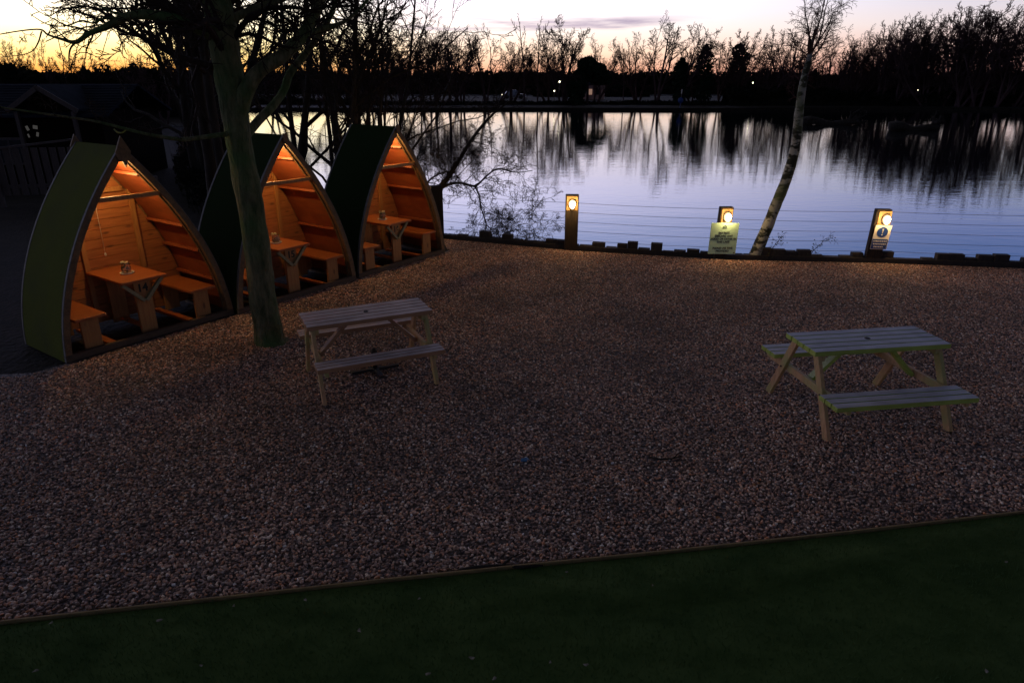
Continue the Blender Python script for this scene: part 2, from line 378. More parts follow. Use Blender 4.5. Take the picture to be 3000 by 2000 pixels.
mw = bpy.data.materials.new('lake_water'); mw.use_nodes = True
nt = mw.node_tree; N2 = nt.nodes; L2 = nt.links; b = N2['Principled BSDF']
b.inputs['Base Color'].default_value = (.006, .009, .012, 1); b.inputs['Roughness'].default_value = .012; b.inputs['IOR'].default_value = 1.333
t2 = N2.new('ShaderNodeTexCoord'); m2 = N2.new('ShaderNodeMapping'); m2.inputs['Scale'].default_value = (.55, 1.5, 1); m2.inputs['Rotation'].default_value = (0, 0, R(6))
L2.new(t2.outputs['Object'], m2.inputs[0])
n1 = N2.new('ShaderNodeTexNoise'); n1.inputs['Scale'].default_value = 3.2; n1.inputs['Detail'].default_value = 3; n1.inputs['Roughness'].default_value = .5
n0 = N2.new('ShaderNodeTexNoise'); n0.inputs['Scale'].default_value = .35; n0.inputs['Detail'].default_value = 2
L2.new(m2.outputs[0], n1.inputs['Vector']); L2.new(m2.outputs[0], n0.inputs['Vector'])
b1 = N2.new('ShaderNodeBump'); b1.inputs['Strength'].default_value = 1; b1.inputs['Distance'].default_value = .003
b0 = N2.new('ShaderNodeBump'); b0.inputs['Strength'].default_value = 1; b0.inputs['Distance'].default_value = .005
L2.new(n1.outputs['Fac'], b1.inputs['Height']); L2.new(n0.outputs['Fac'], b0.inputs['Height']); L2.new(b0.outputs[0], b1.inputs['Normal'])
L2.new(b1.outputs[0], b.inputs['Normal'])
def flat(name, poly, z, m, **k): return sheet(name, poly, [], z, m, **k)
flat('lake_water', [(-80, 5), (140, -8), (140, 105), (-80, 105)], WATER_Z, mw, kind='structure')
flat('pond_water', [(-75, 140), (95, 140), (95, 190), (-75, 190)], WATER_Z, mw, kind='structure')

# gravel yard
EDGE = [(-7.0, 2.55), (-3.0, 3.17), (-1.2, 3.47), (0, 3.66), (1.15, 3.83), (2.4, 4.03), (3.78, 4.27), (9.0, 5.2)]
S0, U = Vector((-5.04, 7.15, 0)), Vector((.574, .819, 0)).normalized()
Wd = Vector((-U.y, U.x, 0))
bank_in = [(-2.0, 13.9), (-1.4, 13.66), (1.16, 12.62), (3.9, 11.92), (6.5, 11.68), (8.8, 11.3), (13, 10.6)]
fl = S0 - U * .35; fr = S0 + U * 6.9
gravel_poly = [(p[0], p[1]) for p in EDGE] + [(13, 5.9)] + bank_in[::-1] + [(fr.x, fr.y), (fl.x, fl.y), (-7.2, 6.6), (-10, 6.6), (-10, 2.0)]
mgv = bpy.data.materials.new('gravel_bed'); mgv.use_nodes = True
nt = mgv.node_tree; N2 = nt.nodes; L2 = nt.links; b = N2['Principled BSDF']; b.inputs['Roughness'].default_value = .75
t2 = N2.new('ShaderNodeTexCoord'); v = N2.new('ShaderNodeTexVoronoi'); v.inputs['Scale'].default_value = 38
L2.new(t2.outputs['Object'], v.inputs['Vector'])
sv = N2.new('ShaderNodeSeparateColor'); L2.new(v.outputs['Color'], sv.inputs[0])
def pebble_ramp(N2):
    r = N2.new('ShaderNodeValToRGB'); e = r.color_ramp.elements
    st = [(0, (0.056, 0.032, 0.023)), (.12, (0.135, 0.075, 0.054)), (.3, (0.406, 0.220, 0.135)), (.42, (0.113, 0.080, 0.067)), (.55, (0.519, 0.310, 0.198)), (.66, (0.192, 0.130, 0.108)), (.76, (0.451, 0.320, 0.243)),
          (.85, (0.609, 0.240, 0.099)), (.92, (0.632, 0.440, 0.296)), (.985, (0.880, 0.700, 0.520))]
    e[0].position = 0; e[0].color = (*st[0][1], 1); e[1].position = 1; e[1].color = (.7, .66, .6, 1)
    for p, c in st[1:]: x = e.new(p); x.color = (*c, 1)
    return r
rp = N2.new('ShaderNodeValToRGB'); rp.color_ramp.elements[0].color = (.03, .022, .018, 1); rp.color_ramp.elements[1].color = (.16, .11, .085, 1); L2.new(sv.outputs[0], rp.inputs[0])
dk = N2.new('ShaderNodeMapRange'); dk.inputs[1].default_value = .1; dk.inputs[2].default_value = .6; dk.inputs[3].default_value = 1; dk.inputs[4].default_value = .35
L2.new(v.outputs['Distance'], dk.inputs[0])
L2.new(rp.outputs[0], b.inputs['Base Color'])
bp = N2.new('ShaderNodeBump'); bp.inputs['Distance'].default_value = .02; L2.new(dk.outputs[0], bp.inputs['Height']); L2.new(bp.outputs[0], b.inputs['Normal'])
M['gravel'] = mgv
mp_ = bpy.data.materials.new('pebble'); mp_.use_nodes = True
nt = mp_.node_tree; N2 = nt.nodes; L2 = nt.links; b = N2['Principled BSDF']; b.inputs['Roughness'].default_value = .65
oi = N2.new('ShaderNodeObjectInfo'); rp = pebble_ramp(N2); L2.new(oi.outputs['Random'], rp.inputs[0])
g2 = N2.new('ShaderNodeNewGeometry'); pn = N2.new('ShaderNodeTexNoise'); pn.inputs['Scale'].default_value = .9; pn.inputs['Detail'].default_value = 4
L2.new(g2.outputs['Position'], pn.inputs['Vector'])
pr = N2.new('ShaderNodeMapRange'); pr.inputs[1].default_value = .3; pr.inputs[2].default_value = .7; pr.inputs[3].default_value = .80; pr.inputs[4].default_value = 1.5
L2.new(pn.outputs['Fac'], pr.inputs[0])
ps = N2.new('ShaderNodeVectorMath'); ps.operation = 'SCALE'; L2.new(rp.outputs[0], ps.inputs[0]); L2.new(pr.outputs[0], ps.inputs['Scale'])
L2.new(ps.outputs[0], b.inputs['Base Color'])
M['pebble'] = mp_
flat('gravel_bed', gravel_poly, .012, M['gravel'], kind='structure')

def scatter(name, poly, z, density, make_instance, seed, s0, s1, material, a=.5, base=None):
    """ground cover: one object, many small pieces through a geometry-node tree"""
    base = base or sheet(name, poly, [], z, material)
    ng = bpy.data.node_groups.new(name + '_tree', 'GeometryNodeTree')
    ng.interface.new_socket('Geometry', in_out='INPUT', socket_type='NodeSocketGeometry')
    ng.interface.new_socket('Geometry', in_out='OUTPUT', socket_type='NodeSocketGeometry')
    n = ng.nodes; l = ng.links
    gi = n.new('NodeGroupInput'); go = n.new('NodeGroupOutput')
    dp = n.new('GeometryNodeDistributePointsOnFaces'); dp.inputs['Density'].default_value = density; dp.inputs['Seed'].default_value = seed
    l.new(gi.outputs[0], dp.inputs['Mesh'])
    inst = make_instance(n, l)
    ip = n.new('GeometryNodeInstanceOnPoints'); l.new(dp.outputs['Points'], ip.inputs['Points']); l.new(inst, ip.inputs['Instance'])
    rr = n.new('FunctionNodeRandomValue'); rr.data_type = 'FLOAT_VECTOR'
    rr.inputs['Min'].default_value = (-a, -a, 0); rr.inputs['Max'].default_value = (a, a, 6.283); rr.inputs['Seed'].default_value = seed + 1
    l.new(rr.outputs['Value'], ip.inputs['Rotation'])
    rs = n.new('FunctionNodeRandomValue'); rs.data_type = 'FLOAT_VECTOR'
    rs.inputs['Min'].default_value = s0; rs.inputs['Max'].default_value = s1; rs.inputs['Seed'].default_value = seed + 2
    l.new(rs.outputs['Value'], ip.inputs['Scale'])
    l.new(ip.outputs[0], go.inputs[0])
    md = base.modifiers.new('scatter', 'NODES'); md.node_group = ng
    return base
def pebble(n, l):
    ico = n.new('GeometryNodeMeshIcoSphere'); ico.inputs['Radius'].default_value = 1; ico.inputs['Subdivisions'].default_value = 2
    spn = n.new('GeometryNodeSetPosition'); nz = n.new('ShaderNodeTexNoise'); nz.inputs['Scale'].default_value = 1.1
    l.new(ico.outputs['Mesh'], spn.inputs['Geometry'])
    sub = n.new('ShaderNodeVectorMath'); sub.operation = 'SUBTRACT'; sub.inputs[1].default_value = (.5, .5, .5)
    l.new(nz.outputs['Color'], sub.inputs[0])
    scl = n.new('ShaderNodeVectorMath'); scl.operation = 'SCALE'; scl.inputs['Scale'].default_value = .9
    l.new(sub.outputs[0], scl.inputs[0]); l.new(scl.outputs[0], spn.inputs['Offset'])
    sm = n.new('GeometryNodeSetMaterial'); sm.inputs['Material'].default_value = M['pebble']; l.new(spn.outputs[0], sm.inputs[0])
    ss = n.new('GeometryNodeSetShadeSmooth'); l.new(sm.outputs[0], ss.inputs[0])
    return ss.outputs[0]
near_poly = [(p[0], p[1] + .02) for p in EDGE] + [(10, 7.2), (-10, 7.0), (-10, 2.3)]
near_poly = [(-7.5, 2.6)] + [(p[0], p[1] + .03) for p in EDGE[1:-1]] + [(8, 5.05), (8, 7.0), (-4.97, 7.1), (-5.3, 6.75), (-8, 6.6)]
gv = scatter('gravel', near_poly, .014, 2500, pebble, 3, (.006, .005, .004), (.018, .0135, .012), M['pebble'])
tag(gv, 'loose brown and grey pebbles covering the near yard', 'gravel', kind='stuff')
far_poly = [(-4.85, 7.0), (8, 7.0), (12, 7.0), (12, 10.7)] + bank_in[::-1][1:] + [(-2.0, 13.6)]
P1, P2 = S0 + U * 6.6 - Wd * .08, S0 - Wd * .08
far_poly = [(P2.x, P2.y + .0), (8, 7.0), (12, 7.0), (12, 10.6)] + [(p[0], p[1] - .05) for p in bank_in[::-1][1:-1]] + [(P1.x, P1.y)]
gv2 = scatter('gravel', far_poly, .014, 2300, pebble, 11, (.006, .005, .004), (.018, .0135, .012), M['pebble'])
tag(gv2, 'loose brown and grey pebbles covering the far yard up to the lake edge', 'gravel', kind='stuff')

# artificial lawn
TURF = [(p[0], p[1] - .035) for p in EDGE] + [(9, -3), (-9, -3), (-9, 2.2)]
mt = mat('artificial_turf', (.072, .118, .032), .95, (.036, .07, .016), 2.2, 5, .02, 1.4, (1, 1.6, 1), spec=.08)
M['blade'] = mat('turf_blade', (.075, .13, .035), .8, (.038, .078, .02), 1.5, 4, spec=.15)
lawn_b = MB(); nx, ny = 90, 40
def edge_y(x):
    for (x0, y0), (x1, y1) in zip(TURF[:7], TURF[1:8]):
        if x0 <= x <= x1: return y0 + (y1 - y0) * (x - x0) / (x1 - x0)
    return TURF[0][1]
def lawn_z(x, y, t):
    z = .022 * noise.noise(Vector((x * .5, y * 1.7, 3))) + .010 * noise.noise(Vector((x * 1.3, y * 3.2, 9)))
    e = edge_y(x) - y
    ridge = math.exp(-((e - (.22 + .10 * math.sin(x * 1.3))) / .05) ** 2) * .034 * (.5 + .5 * math.sin(x * .9 + .6))
    return .028 + (z + ridge) * min(1, e * 6)
vs = []
for j in range(ny):
    for i in range(nx):
        x = -7 + 16 * i / (nx - 1); t = (j / (ny - 1)) ** 1.2; y = edge_y(x) - t * 5.0
        vs.append((x, y, lawn_z(x, y, t)))
lawn_b.add(vs, [(j * nx + i + nx, j * nx + i + 1 + nx, j * nx + i + 1, j * nx + i) for j in range(ny - 1) for i in range(nx - 1)], True)
lawn = lawn_b.build('lawn', mt); tag(lawn, kind='structure')
def blade(n, l):
    c = n.new('GeometryNodeMeshCone'); c.inputs['Vertices'].default_value = 3; c.inputs['Radius Bottom'].default_value = .12; c.inputs['Radius Top'].default_value = .0; c.inputs['Depth'].default_value = 1
    sm = n.new('GeometryNodeSetMaterial'); sm.inputs['Material'].default_value = M['blade']; l.new(c.outputs['Mesh'], sm.inputs[0])
    return sm.outputs[0]
gb = MB(); gb.add([v for v in vs], [f for f in lawn_b.f if abs(vs[f[0]][0] + .0) < 5.2 and vs[f[0]][1] > 1.4], True)
grass_o = gb.build('grass', M['blade'])
scatter('grass', None, 0, 2600, blade, 21, (.012, .012, .016), (.02, .02, .034), None, a=.55, base=grass_o)
tag(grass_o, 'short dark green artificial grass blades in the foreground', 'grass', kind='stuff')

eb = MB()
pts = [Vector((x, y - .018, 0)) for x, y in EDGE]
for a, b_ in zip(pts, pts[1:]):
    eb.beam((a.x, a.y, .018), (b_.x, b_.y, .016), .014, .06)
tag(eb.build('edge_board', M['edging'], bevel=.003), 'thin brown timber board between the gravel and the green lawn', 'edging')

# ------------------------------------------------------------ dead leaves, sticks, scraps
def leaf_bits(px, py, size, ang, label, m='litter', z=.05):
    b = MB(); n = 9
    vs = [(0, 0, .006)]
    for k in range(n):
        a = 2 * math.pi * k / n; r = size * (1 + .35 * math.sin(3 * a + ang * 5))
        vs.append((r * math.cos(a), .6 * r * math.sin(a), .004 + .35 * size * (math.sin(2 * a + ang) * .5 + .5)))
    fs = [(0, 1 + k, 1 + (k + 1) % n) for k in range(n)]
    b.add(vs, fs); b.add([(v[0], v[1], v[2] - .002) for v in vs], [f[::-1] for f in fs])
    o = b.build('dead_leaf', M[m]); o.location = G(px, py, z); o.rotation_euler.z = ang
    return tag(o, label, 'leaf', 'dead leaves scattered on the lawn')
LV = [(466, 1818, .018, .3, 'dead leaf in the lawn just below the board, second from the left'), (150, 1825, .012, 1.1, 'tiny dead leaf near the left end of the board'),
      (1053, 1848, .015, 2.0, 'pale round dead leaf high on the lawn, left of centre'), (1228, 1754, .010, .8, 'small dead leaf beside the board above the pale round one'),
      (1057, 1845, .008, 2.5, None), (685, 1775, .010, 1.7, 'tiny pale leaf just under the board, left of centre'), (895, 1758, .014, 2.2, 'pale leaf touching the board left of centre'),
      (1253, 1975, .015, .4, 'pale dead leaf at the bottom edge of the lawn'), (1448, 1988, .014, .9, 'reddish pale leaf at the very bottom of the picture'),
      (1383, 1928, .016, 2.9, 'long curled dead leaf in the middle of the lawn'), (1612, 1940, .009, 1.2, 'tiny white leaf right of the curled leaf'),
      (1716, 1948, .014, .1, 'thin curled leaf lying right of the tiny white leaf'), (2890, 1967, .014, 1.0, 'lone pale leaf at the bottom right of the lawn'),
      (2948, 1647, .012, .5, 'small leaf on the lawn at the right, under the gravel'), (105, 1965, .014, .7, 'dead leaf low on the lawn at the far left'),
      (590, 1950, .010, 2.7, 'small dark leaf low on the lawn, left half'), (1912, 1715, .009, 1.5, 'tiny leaf on the lawn right of centre, near the board'),
      (1660, 1676, .009, .2, 'tiny yellow leaf close to the board by the black stick')]
for a in LV:
    if a[4]: leaf_bits(*a)
rng = random.Random(77)
for i in range(15):
    px, py = rng.uniform(150, 2800), rng.uniform(1180, 1620); a = rng.uniform(0, 6)
    if py > 1790 - .11 * px: continue
    o = leaf_bits(px, py, rng.uniform(.014, .024), a, 'small brown dead leaf lying on the open gravel', 'brown_leaf', .04); o['group'] = 'dead leaves on the gravel'
def stick(pts, r, label, m='bark_dark'):
    rng = random.Random(len(label)); b = MB()
    P_ = [G(px, py, .03 + .012 * (i % 2)) for i, (px, py) in enumerate(pts)]
    b.tube(P_, [r * (1 - .5 * i / (len(P_) - 1)) for i in range(len(P_))], 6, rough=.3)
    mid = P_[len(P_) // 2]; b.tube([mid, mid + Vector((.07, .05, .03)), mid + Vector((.13, .06, .05))], [r * .6, r * .4, r * .2], 5)
    tag(b.build('fallen_stick', M[m]), label, 'stick')
stick([(1345, 1672), (1400, 1661), (1470, 1656), (1530, 1660), (1590, 1655)], .016, 'black curved stick lying on gravel against the lawn board')
stick([(1900, 1338), (1935, 1345), (1970, 1343), (1996, 1335)], .009, 'thin dark stick lying on open gravel between the picnic tables')
sb = MB(); sb.box((0, 0, .012), (.05, .03, .012), Matrix.Rotation(.3, 3, 'X')); sb.box((.02, .02, .01), (.03, .04, .006), Matrix.Rotation(.6, 3, 'Z'))
o = sb.build('plastic_scrap', M['blue_scrap']); o.location = G(1535, 1350, .03); tag(o, 'small scrap of blue plastic lying on the gravel', 'litter')

# ------------------------------------------------------------ picnic tables
def picnic(name, c, ang, mt_, label, Lt=1.32, Wt=.50, sin=.465, sw=.082, foot=.50, inset=.07, sdx=0):
    root = empty(name, c, ang, label=label, category='picnic table', group='picnic tables on the gravel')
    H = .74; hl = Lt / 2
    b = MB(); pw = (Wt - 4 * .012) / 5
    for k in range(5): b.box((random.uniform(-.003, .003), -Wt / 2 + pw / 2 + k * (pw + .012), H - .0225), (Lt, pw, .045))
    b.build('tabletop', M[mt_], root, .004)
    b = MB(); b.lathe([(.026, 0), (.026, .003), (.018, .003), (.018, .0)], 16, (0, 0, H)); top = b.build('parasol_hole', M['black'], root)
    for s in (-1, 1):
        b = MB(); w3 = sw
        for k in range(3): b.box((sdx if s < 0 else -sdx * .8, s * (sin + w3 / 2 + k * (w3 + .011)), .43 - .0225), (Lt - .01, w3, .045))
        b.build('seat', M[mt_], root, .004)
    for e in (-1, 1):
        x = e * (hl - inset)
        for s in (-1, 1):
            b = MB(); b.beam((x, s * foot, -.01), (x, s * .165, H - .037), .035 if 0 else .036, .078, (1, 0, 0)) if 0 else b.beam((x, s * foot, -.01), (x, s * .165, H - .047), .078, .036, (1, 0, 0))
            b.build('leg', M['picnic_leg'], root, .004)
            for z, yy in ((.36, .165 + (foot - .165) * .48), (.68, .18)): bb = MB(); bb.tube([(x + e * .018, s * yy, z), (x + e * .028, s * yy, z)], .009, 8); bb.build('bolt', M['black'], root)
        b = MB(); b.beam((x - e * .037, -sin - 2.7 * sw, .36), (x - e * .037, sin + 2.7 * sw, .36), .036, .07); b.build('crossbeam', M['picnic_leg'], root, .004)
        b = MB(); b.beam((x - e * .037, -.22, H - .077), (x - e * .037, .22, H - .077), .036, .06); b.build('top_batten', M['picnic_leg'], root, .004)
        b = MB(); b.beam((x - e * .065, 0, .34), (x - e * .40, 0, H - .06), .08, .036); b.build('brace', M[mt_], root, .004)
    return root
# centre from tabletop corners
picnic('picnic_table', ((-2.196 - 1.027 - .848 - 2.0) / 4, (6.69 + 7.22 + 6.80 + 6.24) / 4, .02), math.atan2(.545, 1.16), 'picnic_grey',
       'grey weathered picnic table by the large tree trunk, black parasol base beneath it', Lt=1.285, Wt=.49, sin=.41, sw=.062, foot=.47, inset=.06)
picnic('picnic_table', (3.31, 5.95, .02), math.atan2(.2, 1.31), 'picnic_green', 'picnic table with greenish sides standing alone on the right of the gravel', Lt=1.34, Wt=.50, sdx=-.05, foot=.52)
# parasol base
c = G(1100, 1085, .03)
root = empty('parasol_base', c, .45, label='black iron cross shaped parasol base under the left picnic table', category='parasol base')
b = MB()
for a in (0, math.pi / 2): b.box((0, 0, .02 + .003 * (a > 0)), (.52, .055, .03), Matrix.Rotation(a, 3, 'Z'))
b.build('cross_foot', M['black'], root, .004)
b = MB(); b.lathe([(.028, .0), (.028, .14), (.034, .14), (.034, .20), (.022, .23), (.0, .24)], 14, (0, 0, .03)); b.build('socket_tube', M['black'], root)

# ------------------------------------------------------------ boat-shaped shelters
SW, SD, SH = 1.055, 1.01, 2.28
def xo(z, inset=0):
    t = max(0, min(1, z / SH)); return (SW * (1 - t) + 4 * .235 * t * (1 - t))
def prof(n=28): return [(xo(SH * i / n), SH * i / n) for i in range(n + 1)]
def offset_in(d, n=28):
    p = prof(n); out = []
    for i, (x, z) in enumerate(p):
        a = p[max(i - 1, 0)]; c = p[min(i + 1, n)]
        tx, tz = c[0] - a[0], c[1] - a[1]; l = math.hypot(tx, tz)
        out.append((x - d * tz / l, z + d * tx / l))
    return out
def clip0(P_):
    out = []
    for i, (x, z) in enumerate(P_):
        if x < 0:
            if out and out[-1][0] > 0:
                (a, za) = out[-1]; t = a / (a - x); out.append((0, za + (z - za) * t))
            else: out.append((0, out[-1][1] if out else z))
        else: out.append((x, z))
    return out
def shell(b, d0, d1, y0, y1, side):
    """curved slab between two inward offsets of the hull line, from y0 to y1, on one side"""
    A = clip0(offset_in(d0)) if d0 > 0 else offset_in(d0); B = clip0(offset_in(d1)) if d1 > 0 else offset_in(d1); n = len(A); vs = []
    for (x, z) in A: vs += [(side * x, y0, z), (side * x, y1, z)]
    for (x, z) in B: vs += [(side * x, y0, z), (side * x, y1, z)]
    fs = []
    for i in range(n - 1):
        a0, a1, c0, c1 = 2 * i, 2 * i + 1, 2 * i + 2, 2 * i + 3; o = 2 * n
        fs += [(a0, a1, c1, c0), (o + a0, o + c0, o + c1, o + a1), (a0, c0, o + c0, o + a0), (a1, o + a1, o + c1, c1)]
    fs += [(0, 2 * n, 2 * n + 1, 1), (2 * n - 2, 2 * n - 1, 4 * n - 1, 4 * n - 2)]
    if side < 0: fs = [f[::-1] for f in fs]
    return b.add(vs, fs)
def shelter(loc, ang, roof_m, label, fin_back, purl, zt):
    root = empty('boat_shelter', loc, ang, label=label, category='shelter', group='boat shaped wooden shelters')
    for s in (-1, 1):
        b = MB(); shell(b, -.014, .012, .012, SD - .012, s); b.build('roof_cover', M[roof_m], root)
        b = MB(); shell(b, .0125, .024, .04, SD - .04, s); b.build('lining', M['ply'], root)
        b = MB(); shell(b, -.006, .062, -.03, .038, s); shell(b, .0245, .075, .0385, .075, s); b.build('front_rib', M['rib'], root)
        b = MB(); shell(b, -.014, -.0065, -.033, .004, s); b.build('edge_trim', M['trim'], root)
        b = MB(); shell(b, -.006, .062, SD - .036, SD + .02, s); b.build('back_rib', M['rib'], root)
        b = MB(); shell(b, -.018, -.0065, SD - .01, SD + .024, s); b.build('edge_trim', M['trim'], root)
        for z in purl:
            x = xo(z) - .04 - (.012 if z > 1.5 else 0)
            t = math.atan2(xo(z + .05) - xo(z - .05), .1)
            b = MB(); b.box((s * (x - .022), SD / 2, z), (.058, SD - .16, .036), Matrix.Rotation(-s * t * .5, 3, 'Y')); b.build('purlin', M['ply'], root, .003)
        b = MB(); b.box((s * (SW - .045), SD / 2, .035), (.05, SD - .1, .07)); b.build('side_sill', M['sill'], root)
    b = MB(); b.box((0, -.005, .04), (2 * SW + .02, .062, .075)); b.build('front_sill', M['sill'], root, .005)
    # back wall of horizontal boards
    IN = clip0(offset_in(.063, 60))
    def xin(z):
        for (x0, z0), (x1, z1) in zip(IN, IN[1:]):
            if z0 <= z <= z1 and z1 > z0: return x0 + (x1 - x0) * (z - z0) / (z1 - z0)
        return 0
    b = MB(); z = .05; k = 0
    while z < 2.12:
        h = .118; z2 = min(z + h, 2.14); xa, xb = xin(z) + .02, xin(z2) + .02
        y0 = SD - .062 - .0015 * (k % 2); y1 = SD - .04
        vs = [(-xa, y0, z), (xa, y0, z), (xb, y0, z2 - .007), (-xb, y0, z2 - .007), (-xa, y1, z), (xa, y1, z), (xb, y1, z2), (-xb, y1, z2)]
        b.add(vs, [(0, 1, 2, 3), (5, 4, 7, 6), (3, 2, 6, 7), (0, 4, 5, 1), (0, 3, 7, 4), (1, 5, 6, 2)]); z = z2; k += 1
        if z2 >= 2.139: break
    b.build('back_wall', M['pine'], root)
    for x in (-.24, .46):
        b = MB(); b.box((x, SD - .083, .9), (.062, .036, 1.68)); b.build('stud', M['pine_up'], root, .003)
    b = MB(); b.box((0, SD - .087, 1.70), (2 * xin(1.70) , .028, .055)); b.build('back_rail', M['pine_up'], root, .003)
    b = MB(); b.box((0, .012, zt), (2 * xo(zt) - .13, .04, .05)); b.build('collar_tie', M['pine_up'], root, .003)
    def finial(y, s=1):
        b = MB(); P_ = [(0, SH + .12), (.085, SH - .05), (.06, SH - .16), (.03, SH - .15), (0, SH - .23), (-.03, SH - .15), (-.06, SH - .16), (-.085, SH - .05)]
        P_ = [(x * s, SH + (z - SH) * s) for x, z in P_]
        n = len(P_); b.add([(x, y - .012, z) for x, z in P_] + [(x, y + .012, z) for x, z in P_],
              [tuple(range(n)), tuple(range(n, 2 * n))[::-1]] + [((i + 1) % n, i, i + n, (i + 1) % n + n) for i in range(n)])
        b.build('finial', M['rib'], root)
    if fin_back: finial(-.048); finial(SD + .045, .8)
    else:
        b = MB(); b.box((0, -.046, SH - .03), (.07, .024, .12)); b.build('finial', M['rib'], root, .004)
    return root
def to_world(root_loc, ang, p):
    return Vector(root_loc) + Matrix.Rotation(ang, 3, 'Z') @ Vector(p)
ANG = math.atan2(U.y, U.x)
SHEL = []
order = ['nearest', 'middle', 'farthest']
centres = [S0 + U * 1.045, (Vector((-3.73, 8.81, 0)) + Vector((-2.53, 10.62, 0))) / 2, (Vector((-2.49, 10.66, 0)) + Vector((-1.27, 12.42, 0))) / 2]
labels = ['nearest boat shaped shelter with olive green turf roof and two pointed finials', 'middle boat shaped shelter with dark green roof, half hidden behind the large trunk',
          'farthest boat shaped shelter with dark green roof standing nearest the lake']
for k, c in enumerate(centres):
    c = Vector((c.x, c.y, .02))
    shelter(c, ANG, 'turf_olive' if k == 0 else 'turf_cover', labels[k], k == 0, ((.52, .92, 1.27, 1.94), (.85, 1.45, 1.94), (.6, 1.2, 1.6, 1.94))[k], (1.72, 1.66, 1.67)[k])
    num = str(14 + k)
    # table
    t = empty('fixed_table', c, ANG, label='orange wooden table numbered %s inside the %s shelter' % (num, order[k]), category='table', group='tables inside the shelters')
    b = MB(); b.box((0, .475, .72), (.56, .90, .03)); b.build('tabletop', M['table_ply'], t, .004)
    for y in (.15, .84):
        b = MB(); b.box((0, y, .37), (.20, .04, .665)); b.build('leg', M['pine_up'], t, .004)
    for s in (-1, 1):
        b = MB(); b.beam((s * .018, .105, .45), (s * .25, .105, .695), .04, .036, (0, 1, 0)) if 0 else b.beam((s * .012, .105, .445), (s * .245, .105, .69), .042, .04, (0, 1, 0))
        b.build('brace', M['pale_timber'], t, .003)
    b = MB(); b.beam((0, .18, .08), (0, .81, .08), .07, .03); b.build('stretcher', M['pine_up'], t)
    text_obj('number', num, .135, M['ink'], t, Matrix.Translation((0, .1275, .60)) @ Matrix.Rotation(math.pi / 2, 4, 'X'), bold=.004)
    # benches
    for s in (-1, 1):
        side = 'left' if s < 0 else 'right'
        bn = empty('bench', c, ANG, label='plank bench on the %s side of the table inside the %s shelter' % (side, order[k]), category='bench', group='benches inside the shelters')
        x = s * .70
        b = MB(); b.box((x, .455, .43), (.35, .92, .032)); b.build('seat', M['table_ply'], bn, .004)
        for y in (.09, .84):
            b = MB(); b.box((x, y, .215), (.20, .04, .395)); b.build('leg', M['pine_up'], bn, .004)
        b = MB(); b.box((s * .50, .47, .045), (.09, .86, .035)); b.build('foot_rail', M['table_ply'], bn, .003)
    # jar on the table
    j = empty('flower_jar', to_world(c, ANG, (.0, .44, .7355)), 0, label='small glass jar of flowers on a white dish, table inside the %s shelter' % order[k], category='jar',
              group='flower jars on the shelter tables')
    b = MB(); b.lathe([(.0, 0), (.055, 0), (.068, .012), (.064, .014), (.05, .005), (0, .005)], 20); b.build('dish', M['white'], j)
    b = MB(); b.lathe([(.0, .006), (.034, .006), (.046, .03), (.046, .06), (.034, .085), (.036, .09)], 16); b.build('jar', M['glass'], j)
    rng = random.Random(k); b = MB(); b2 = MB()
    for q in range(26):
        a = rng.uniform(0, 6.28); r = rng.uniform(0, .04); z = rng.uniform(.02, .085)
        b.add([(r * math.cos(a), r * math.sin(a), z), (r * math.cos(a) + .02, r * math.sin(a) + .006, z + .014), (r * math.cos(a) - .006, r * math.sin(a) + .02, z + .012)], [(0, 1, 2)])
    for q in range(9):
        a = rng.uniform(0, 6.28); r = rng.uniform(0, .036); z = rng.uniform(.088, .112)
        b2.lathe([(0, -.012), (.011, -.006), (.014, .002), (.009, .010), (0, .013)], 7, (r * math.cos(a), r * math.sin(a), z))
    b.build('leaves', M['leaf'], j); b2.build('flowers', M['flower'], j); j.scale = (1.25, 1.25, 1.3)
    # ridge lamp
    rl = empty('ridge_lamp', to_world(c, ANG, (-.085, .33, 2.01)), ANG, label='glowing warm lamp under the ridge of the %s shelter' % order[k], category='lamp', group='ridge lamps in the shelters')
    b = MB(); b.lathe([(0, .045), (.03, .045), (.034, .03), (.034, .022), (0, .022)], 16); b.build('lamp_base', M['white'], rl)
    b = MB(); b.lathe([(0, -.03), (.014, -.027), (.026, -.014), (.03, 0), (.026, .014), (.016, .0215), (0, .022)], 16); b.build('bulb', M['tube_on'], rl)
    # pull cord
    p0 = to_world(c, ANG, (-.02, .86, 1.92))
    pc = empty('pull_cord', p0, 0, label='white pull cord hanging against the back wall of the %s shelter' % order[k], category='cord', group='pull cords in the shelters')
    b = MB(); b.tube([(0, 0, 0), (.006, 0, -.4), (0, 0, -.98)], .003, 5); b.build('cord', M['white'], pc)
    b = MB(); b.lathe([(0, 0), (.012, .006), (.014, .03), (.006, .045), (0, .047)], 10, (0, 0, -1.02)); b.build('cord_knob', M['white'], pc)
